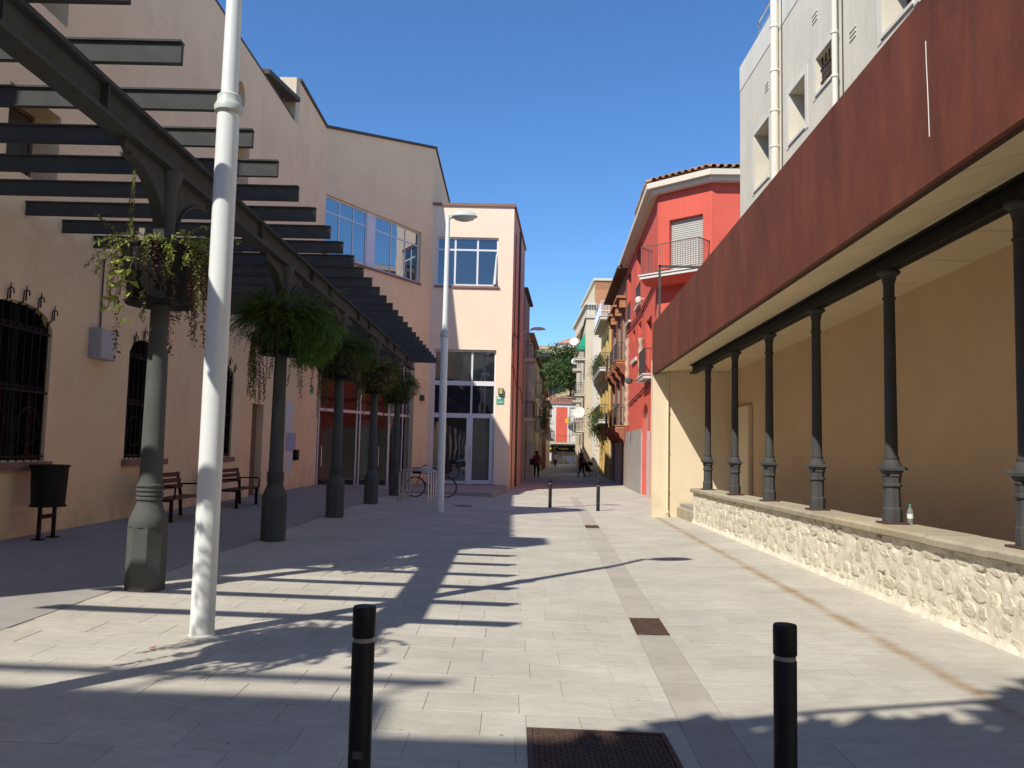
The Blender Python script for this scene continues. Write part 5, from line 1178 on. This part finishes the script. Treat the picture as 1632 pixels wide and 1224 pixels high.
mb.fbox(FE, ex(7.7), ex(8.1), 1.7, 1.95, .12, .135); mb.fbox(FE, ex(4.75), ex(4.95), 1.72, 1.95, .12, .135); mb.build('lettering', SIGNY, sgn_)
mb = MB(); mb.fbox(FE, ex(5.05), ex(8.5), -.4, 1.45, -1.6, -1.5); mb.build('shop_interior', WARMGREY, eh)
mb = MB(); mb.fbox(FE, 0, 5.0, -.4, 7.3, -9, -8.6); mb.fbox(FE, 0, .3, -.4, 7.3, -8.6, -.4); mb.fbox(FE, 4.7, 5.0, -.4, 7.3, -8.6, -.4); mb.fbox(FE, .3, 4.7, 7.1, 7.3, -8.6, -.4); mb.build('rear_walls', PALE, eh)
for k in range(3):
    mb = MB(); mb.fbox(FE, ex(5.55)+.42*k, ex(5.8)+.42*k, 6.92, 7.0, .004, .04); mb.build('white_bracket', PALE, eh)
# parasol over the cafe front: white fabric pyramid turned down
pr = thing('awning', (7.3, 98.6, 0), 'white triangular awning flap in front of the end shop', 'awning')
mb = MB(); mb.prism([(6.35, 98.6, .95), (8.4, 98.6, 1.0), (7.6, 98.6, .02), (7.2, 98.6, .02)], (0, .06, 0)); mb.build('fabric', PALE, pr)
mb = MB(); mb.tube([(6.4, 98.65, .0), (6.4, 98.65, 1.4)], .03, 6); mb.tube([(8.4, 98.65, .0), (8.4, 98.65, 1.4)], .03, 6); mb.build('pole', ALU, pr)
mb = MB(); mb.fbox(FE, ex(6.55), ex(7.0), 5.0, 5.5, .55, .58); tag(mb.build('yellow_banner', YELLOWP, None, org=FE.pt(ex(6.8), 5, .5)), 'yellow banner on the end house balcony', 'flag')

# ================================================================ LEFT SIDE OF THE STREET, FARTHER ON
XL = lambda y: -.06+.078*(y-36)
def lops(L_, zs, step, w_=1.1, h=2.1, a0=.9):
    o = []
    for z in zs:
        a = a0
        while a+w_ < L_-.4: o.append((a, a+w_, z, z+(2.4 if z < .5 else h))); a += step
    return o
specs = [('brown_house', 44.05, 49.5, 10.3, WARMGREY, 'dark brownish house beside the tower with a shadowed eave', (-.3, 3.3, 6.6), 2.4, .2),
         ('white_house', 49.55, 57.0, 8.6, PALE, 'white shuttered house with tiled eave on the shaded side', (-.3, 3.1, 5.8), 2.5, .3),
         ('cream_house', 57.05, 64.0, 8.0, BEIGE, 'cream house in the shade with leafy balcony', (-.3, 3.0, 5.5), 2.4, .3),
         ('grey_house', 64.05, 72.0, 7.6, WARMGREY, 'grey narrow house with balconies on the shaded side', (-.3, 2.9, 5.4), 2.7, .3),
         ('maroon_house', 72.05, 82.0, 6.9, DARKRED, 'dark red house on the shaded side of the street', (-.3, 2.8, 5.0), 3.0, .35),
         ('small_cream_house', 82.05, 95.0, 6.4, BEIGE, 'small cream house at the shaded far end', (-.3, 2.8), 3.2, .3)]
for i, (nm, ya_, yb_, H_, m_, lab, zs, st_, ev) in enumerate(specs):
    L_ = math.hypot(yb_-ya_, XL(yb_)-XL(ya_)); o_ = lops(L_, zs, st_)
    t_, f_ = house(nm, XL(ya_), ya_, XL(yb_), yb_, 1, H_, m_, lab, o_, eave=ev, roofm=TILE if i in (1, 4) else COPING)
    n_g = sum(1 for o in o_ if o[2] < .5)
    fill(t_, f_, o_, (BROWNSH, ALU, BROWNSH)[i % 3], ('s'*n_g+'w'*9) if i % 2 else 'w', (SHUT, PALE)[i % 2])
    for z in zs[1:]:
        if i != 1: 
            for k, o in enumerate([o for o in o_ if o[2] == z]): 
                if (k+i) % 2 == 0: balcony(t_, f_, o[0]-.25, o[1]+.25, z-.02, .6, WARMGREY if i % 2 else CORNICE, RAILM, .95, .13, step=.14, r=.01)
    if i == 0:
        q_ = MB(); q_.tube([f_.pt(.3, -.3, .05), f_.pt(.3, 10, .05)], .05, 8); q_.build('downpipe', WARMGREY, t_)
clump('balcony_plants', [(XL(y)+.65, y, z) for y, z in ((58.5, 3.9), (60, 3.6), (61.5, 3.9), (60.8, 4.6))], .5, 'green leafy plants on the shaded cream house balcony', LEAFT2, 900, 31)
mb = MB(); mb.box(XL(66)+.6, XL(66)+.63, 65.2, 66.4, 3.0, 4.2); tag(mb.build('yellow_banner', YELLOWP, None, org=(XL(66)+.6, 66, 3)), 'yellow banner hanging on the shaded side', 'flag')
# lamps on wall arms
for k, (yy, z, l_) in enumerate(((40.0, 7.45, 'wall bracket street lamp on the terracotta tower side'), (50.5, 7.35, 'wall bracket street lamp farther down the shaded side'))):
    P = Vector((XL(yy)+.003, yy, z)); t = thing('wall_lamp', P, l_, 'street lamp', 'bracket lamps on the shaded side')
    mb = MB(); mb.tube([P+Vector((0, 0, -.55)), P+Vector((.12, -.05, -.2)), P+Vector((.45, -.1, -.02)), P+Vector((.75, -.15, .02))], .028, 8); mb.box(P.x, P.x+.04, P.y-.1, P.y+.1, P.z-.7, P.z-.4); mb.build('arm', ALUG, t)
    mb = MB(); mb.lathe([(.02, .1), (.12, .09), (.2, .02), (.19, -.02), (.05, -.06)], 16, P+Vector((.98, -.18, .05)), M=Matrix.Diagonal((1.9, 1.0, 1))); mb.build('lamp_head', PALE, t, smooth=True)
# cables along the tower side
mb = MB(); mb.tube([FS.pt(a, 5.2+.25*math.sin(a*1.3)-.12*a, .03) for a in frange(.1, 8, .25)], .018, 5); mb.tube([FS.pt(1.1, -.2, .03), FS.pt(1.1, 11.5, .03)], .02, 5); mb.tube([FS.pt(3.6, -.2, .05), FS.pt(3.6, 12.3, .05)], .05, 8); mb.tube([FS.pt(.15, 6.0, .02), FS.pt(.25, 6.6, .03), FS.pt(.9, 6.9, .03), FS.pt(4, 6.95, .03)], .018, 5); tag(mb.build('wall_cables', IRON, wg), None)

# ================================================================ HILL WITH TREES AND HOUSES
mb = MB(); hx = frange(-60, 90, 3); hy_ = frange(112, 260, 4); n_ = len(hx)
def hill(x, y): return -1+ (9.2*sm((y-112)/13) + 17*sm((y-124)/60))*(.55+.45*sm((x+50)/55)) + 1.2*noise.noise(Vector((x*.08, y*.08, 0)))
mb.add([(x, y, hill(x, y)) for y in hy_ for x in hx], [(j*n_+i, j*n_+i+1, (j+1)*n_+i+1, (j+1)*n_+i) for j in range(len(hy_)-1) for i in range(n_-1)])
tag(mb.build('hillside', DRYGRASS, smooth=True), kind='structure')
def tree(x, y, h, cr, label, seed, m=LEAFT, n=3200, zb=None, group='trees on the hillside', lf=.42):
    rg = random.Random(seed); z0 = hill(x, y)-.2 if zb is None else zb; t = thing('tree', (x, y, z0), label, 'tree', group)
    tr = MB(); top = Vector((x+rg.uniform(-.4, .4), y, z0+h*.62)); tr.tube([(x, y, z0-.2), (x+.1, y, z0+h*.3), top], [.05*h*.6, .035*h*.6, .012*h], 8)
    cl_ = []
    for k in range(9):
        a = k*2.4; e_ = Vector((math.cos(a)*cr*rg.uniform(.35, .8), math.sin(a)*cr*rg.uniform(.35, .8), h*rg.uniform(.38, .9))); b0 = Vector((x, y, z0+h*rg.uniform(.25, .5)))
        tr.tube([b0, b0.lerp(Vector((x, y, z0))+e_, .5)+Vector((0, 0, .1*h)), Vector((x, y, z0))+e_], [.012*h, .008*h, .003*h], 5); cl_.append(Vector((x, y, z0))+e_)
    for k in range(16):
        u = Vector((rg.gauss(0, 1), rg.gauss(0, 1), rg.gauss(0, .8))).normalized()*rg.uniform(.35, .95); cl_.append(Vector((x+u.x*cr, y+u.y*cr, z0+h*.66+u.z*h*.34)))
    tr.build('trunk', BARK, t); lv = MB()
    for i in range(n):
        c = cl_[rg.randrange(len(cl_))]; u = Vector((rg.gauss(0, 1), rg.gauss(0, 1), rg.gauss(0, 1))).normalized()*(cr*.36*rg.random()**.4)
        leaf(lv, c+u, Vector((rg.uniform(-1, 1), rg.uniform(-1, 1), rg.uniform(-1, .6)))+u*.4, u+Vector((0, 0, .5)), lf*rg.uniform(.6, 1.3), lf*.6)
    lv.build('crown', m, t); return t
TR = [(6.2, 131, 7.9, 3.3, LEAFT2, 'lighter green tree at the left of the hillside group'), (9.6, 134, 7.6, 3.5, LEAFT, 'dark round tree in the middle of the hillside'), (12.8, 133, 7.2, 3.2, LEAFT, 'dark tree at the right of the hillside beside the beige house'),
      (7.6, 142, 8, 4.0, LEAFT, 'dark tree behind the lighter one on the hill'), (12.0, 145, 7.6, 4.0, LEAFT2, 'tall tree behind the middle of the hillside group'), (16.5, 138, 9, 3.8, LEAFT, 'hillside tree mostly hidden by the beige house'), (3.2, 138, 9, 3.6, LEAFT, 'hillside tree behind the shaded street side')]
for i, (x, y, h, cr, m_, l_) in enumerate(TR): tree(x, y, h, cr, l_, 40+i, m_)
for i, (x, y, r_, l_) in enumerate(((6.6, 116.5, 1.5, 'light green shrub on the dry bank above the end house'), (5.2, 119, 1.3, 'small shrub at the left of the dry bank'), (9.9, 122.5, 1.4, 'dull shrub under the hillside trees'))):
    clump('shrub', [(x+dx, y+dy, hill(x, y)+.7+dz) for dx, dy, dz in ((0, 0, 0), (.8, .3, -.1), (-.8, .2, .1), (.2, -.3, .6))], r_, l_, LEAFT2, 1100, 60+i, 'shrub', .3)
hh = thing('hilltop_house', (12.5, 176, 22), 'pale hilltop house with a pink roof above the trees', 'house')
FH = Fr((9.5, 172), (16.5, 172), 1); zz0 = 21.8
wall(hh, 'wall', PALE, FH, zz0-3, zz0+2.6, .3, [(1, 2, zz0+.8, zz0+2, 0), (3.5, 4.5, zz0+.8, zz0+2, 0)]); fill(hh, FH, [(1, 2, zz0+.8, zz0+2), (3.5, 4.5, zz0+.8, zz0+2)])
mb = MB(); mb.prism([(9.2, 171.6, zz0+2.6), (16.8, 171.6, zz0+2.6), (13, 171.6, zz0+4.0)], (0, 9, 0)); mb.build('roof', mat('pink_roof', (.55, .30, .24), .9), hh)
h2 = thing('hilltop_annex', (18.5, 172, 20), 'white flat roofed block at the right of the hilltop house', 'house'); FH2 = Fr((14.8, 168), (22, 168), 1)
wall(h2, 'wall', PALE, FH2, zz0-4, zz0+2.0, .3, [(1.2, 2.2, zz0, zz0+1.2, 0), (4, 5.2, zz0, zz0+1.2, 0)]); fill(h2, FH2, [(1.2, 2.2, zz0, zz0+1.2), (4, 5.2, zz0, zz0+1.2)]); mb = MB(); mb.fbox(FH2, -.2, 7.4, zz0+2.0, zz0+2.2, -6, .2); mb.build('roof', CORNICE, h2)

# ================================================================ PEOPLE
def person(x, y, h, label, cols, walk=.2, rz=0., arms=None):
    """one skinned body; faces coloured by what they wear. cols: skin, hair, top, trousers, shoes"""
    J = {'pel': (0, 0, .53), 'belly': (0, -.01, .60), 'chest': (0, -.005, .74), 'neck': (0, .0, .835), 'head': (0, .012, .885), 'crown': (0, .01, .965)}
    for s_, nm in ((-1, 'l'), (1, 'r')):
        wv = walk*s_; J.update({'hip'+nm: (s_*.052, 0, .50), 'kn'+nm: (s_*.058, wv*.22+.02, .285), 'an'+nm: (s_*.06, wv*.5-.02, .045), 'toe'+nm: (s_*.065, wv*.5+.075, .018),
                  'sh'+nm: (s_*.105, 0, .79), 'el'+nm: (s_*.14, -wv*.25-.02, .62), 'wr'+nm: (s_*.145, -wv*.3+.05, .48), 'ha'+nm: (s_*.142, -wv*.3+.07, .43)})
    if arms: J.update(arms)
    RD = {'pel': .085, 'belly': .08, 'chest': .092, 'neck': .032, 'head': .058, 'crown': .048}
    for nm in 'lr': RD.update({'hip'+nm: .066, 'kn'+nm: .042, 'an'+nm: .026, 'toe'+nm: .022, 'sh'+nm: .042, 'el'+nm: .03, 'wr'+nm: .021, 'ha'+nm: .022})
    E_ = [('pel', 'belly'), ('belly', 'chest'), ('chest', 'neck'), ('neck', 'head'), ('head', 'crown')]
    for nm in 'lr': E_ += [('pel', 'hip'+nm), ('hip'+nm, 'kn'+nm), ('kn'+nm, 'an'+nm), ('an'+nm, 'toe'+nm), ('chest', 'sh'+nm), ('sh'+nm, 'el'+nm), ('el'+nm, 'wr'+nm), ('wr'+nm, 'ha'+nm)]
    ks = list(J); me = bpy.data.meshes.new('tmp'); me.from_pydata([tuple(Vector(J[k])*h) for k in ks], [(ks.index(a), ks.index(b)) for a, b in E_], [])
    tmp = bpy.data.objects.new('tmp', me); COL.objects.link(tmp); tmp.modifiers.new('s', 'SKIN'); sv = me.skin_vertices[0].data
    for i, k in enumerate(ks): sv[i].radius = (RD[k]*h*(1.15 if k in ('pel', 'belly', 'chest') else 1), RD[k]*h*(.8 if k in ('pel', 'belly', 'chest') else 1)); sv[i].use_root = (k == 'pel')
    tmp.modifiers.new('u', 'SUBSURF').levels = 2
    dg = bpy.context.evaluated_depsgraph_get(); dg.update(); bme = bpy.data.meshes.new_from_object(tmp.evaluated_get(dg)); bpy.data.objects.remove(tmp)
    bme.name = 'body'; bme.materials.clear()
    for c in cols: bme.materials.append(c)
    for p in bme.polygons:
        c = p.center/h; p.use_smooth = True
        hand = min((Vector(J['ha'+n_])-c).length for n_ in 'lr') < .055
        k = 4 if c.z < .04 else 3 if c.z < .52 and not hand and abs(c.x) < .125 else 0 if hand else 2 if c.z < .83 else (1 if (c.z > .915 or c.y < -.012) else 0)
        p.material_index = k
    t = thing('person', (x, y, g(x, y)), label, 'person', rz=rz); ORG[t.name] = Vector()
    o = bpy.data.objects.new('body', bme); COL.objects.link(o); o.parent = t
    mb = MB(); mb.lathe([(.03*h, .99*h), (.062*h, .965*h), (.07*h, .92*h), (.06*h, .87*h), (.03*h, .86*h)], 14, (0, -.008*h, 0)); mb.build('hair', cols[1], t, smooth=True)
    for s_ in (-1, 1):
        mb = MB(); mb.lathe([(.012*h, -.012*h), (.016*h, 0), (.01*h, .014*h)], 8, (s_*.062*h, .01*h, .9*h)); mb.build('ear', cols[0], t)
    mb = MB(); mb.prism([(-.009*h, .062*h, .885*h), (.009*h, .062*h, .885*h), (0, .085*h, .888*h), ], (0, -.004*h, .025*h)); mb.build('nose', cols[0], t)
    mb = MB(); [mb.box(s_*.022*h-.006*h, s_*.022*h+.006*h, .058*h, .066*h, .91*h, .917*h) for s_ in (-1, 1)]; mb.build('eyes', cols[1], t)
    return t
p1 = person(1.72, 53.5, 1.78, 'man in a red shirt and dark trousers walking away with a bag', (SKIN, HAIR, REDSH, DARKCL, DARKCL), .16, R(-6))
mb = MB(); mb.bbox(-.16, .16, -.11, .11, -.19, .19, .04); o = mb.build('shoulder_bag', DARKCL, None); o.location = (1.40, 53.45, g(1.7, 53.5)+1.02); tag(o, 'black shoulder bag at the hip of the man in red', 'bag')
person(4.55, 83.0, 1.55, 'small figure in a white top and dark trousers far down the street', (SKIN, HAIR, WHITESH, DARKCL, DARKCL), .3, R(200))
pw = person(4.95, 57.0, 1.66, 'woman in dark maroon clothes pushing a stroller', (SKIN, HAIR, MAROON, DARKCL, DARKCL), .25, R(-55), {'ell': (-.13, .1, .64), 'wrl': (-.10, .22, .6), 'hal': (-.09, .26, .59), 'elr': (.13, .1, .64), 'wrr': (.10, .22, .6), 'har': (.09, .26, .59)})
sr = thing('stroller', (5.42, 57.1, g(5.4, 57)), 'dark folding stroller with hood pushed along the right houses', 'stroller', rz=R(-55)); ORG[sr.name] = Vector()
for x in (-.22, .22):
    for y, r_ in ((-.1, .11), (.52, .09)):
        mb = MB(); mb.tube([(x, y+r_*math.cos(2*math.pi*k/16), r_+.01+r_*math.sin(2*math.pi*k/16)) for k in range(17)], .02, 6, False); mb.build('wheel', PLASTICB, sr, smooth=True)
    mb = MB(); mb.tube([(x, -.32, 1.0), (x, .1, .55), (x, .52, .1)], .014, 6); mb.tube([(x, -.1, .12), (x, .3, .6)], .014, 6); mb.build('side_tube', STEEL, sr)
mb = MB(); mb.tube([(-.22, -.32, 1.0), (.22, -.32, 1.0)], .018, 8); mb.build('handle', BLACK, sr)
mb = MB(); mb.prism([(-.2, -.05, .35), (-.2, .35, .35), (-.2, .4, .45), (-.2, .1, .5), (-.2, -.1, .85), (-.2, -.18, .8)], (.4, 0, 0)); mb.build('seat', DARKCL, sr)
mb = MB(); mb.prism([(-.22, -.18, .75)] + [(-.22, -.0+.3*math.cos(a), .75+.3*math.sin(a)) for a in (2.6, 2.1, 1.6, 1.1, .6, .2)], (.44, 0, 0)); mb.build('hood', DARKCL, sr)

# ================================================================ BEHIND THE CAMERA: what throws the foreground shade
cb = thing('corner_block', (-11, -7, 0), 'flat roofed block behind the camera shading the foreground', 'building')
mb = MB(); mb.box(-16, -7.95, -12, -3.85, -.2, 12); mb.build('wall', CREAM, cb)
mb = MB(); mb.box(-16, -5.4, -16, -4.5, -.2, 12); mb.build('rear_wing', CREAM, cb)
mb = MB(); mb.box(-16, -8.3, -4.2, 4.9, -.2, 3.6); mb.build('low_sky_blocker', ORANGEW, cb)  # unseen low mass, added to cut the sky light from the left
mb = MB(); mb.box(-16, -8.02, -3.97, -3.88, 12.55, 12.69); mb.box(-16, -8.02, -3.94, -3.91, 12.0, 12.04)
for x in frange(-16, -8.16, 1.57): mb.box(x-.02, x+.02, -3.94, -3.90, 12, 12.56)
mb.build('roof_railing', IRON, cb)
tree(-2.0, -2.4, 9.9, 2.6, 'street tree behind the camera shading the right foreground', 77, LEAFT, 16000, zb=-.1, group=None, lf=.42)
mb = MB(); mb.box(-24, 16, -34, -22, -.2, 14); tag(mb.build('rear_sky_blocker', CREAM2, None, org=(0, -28, 0)), 'unseen plain block added behind the camera to darken the foreground', 'building')  # added out of view to hold sky light off the foreground
mb = MB(); pts = [(-7.8, -4.65, 8.2), (-5.4, -2.55, 7.4), (-4.3, -1.4, 7.2), (-3.74, -.82, 7.15), (-3.3, -.42, 7.15), (-2.3, -.16, 7.15), (-.87, .06, 7.2), (2.0, .6, 7.5), (5.55, 1.3, 7.9)]
mb.tube(pts, .035, 6); mb.lathe([(.02, -.08), (.07, -.06), (.07, .06), (.02, .08)], 10, (-3.3, -.42, 7.15)); tag(mb.build('overhead_cable', BLACK, None, org=(-2, 0, 7)), 'sagging black overhead cable with a junction above the camera', 'cable')

mb = MB(); leaf(mb, Vector((-2.72, 6.35, g(-2.72, 6.35)+.006)), Vector((1, .4, .12)), Vector((0, 0, 1)), .07, .035); leaf(mb, Vector((-2.72, 6.35, g(-2.72, 6.35)+.006)), Vector((.8, -.5, .2)), Vector((0, 0, 1)), .05, .03)
tag(mb.build('fallen_leaf', mat('red_leaf', (.45, .08, .05), .7), None, org=(-2.72, 6.35, g(-2.72, 6.35))), 'small red fallen leaf on the paving near the white lamp post', 'leaf')
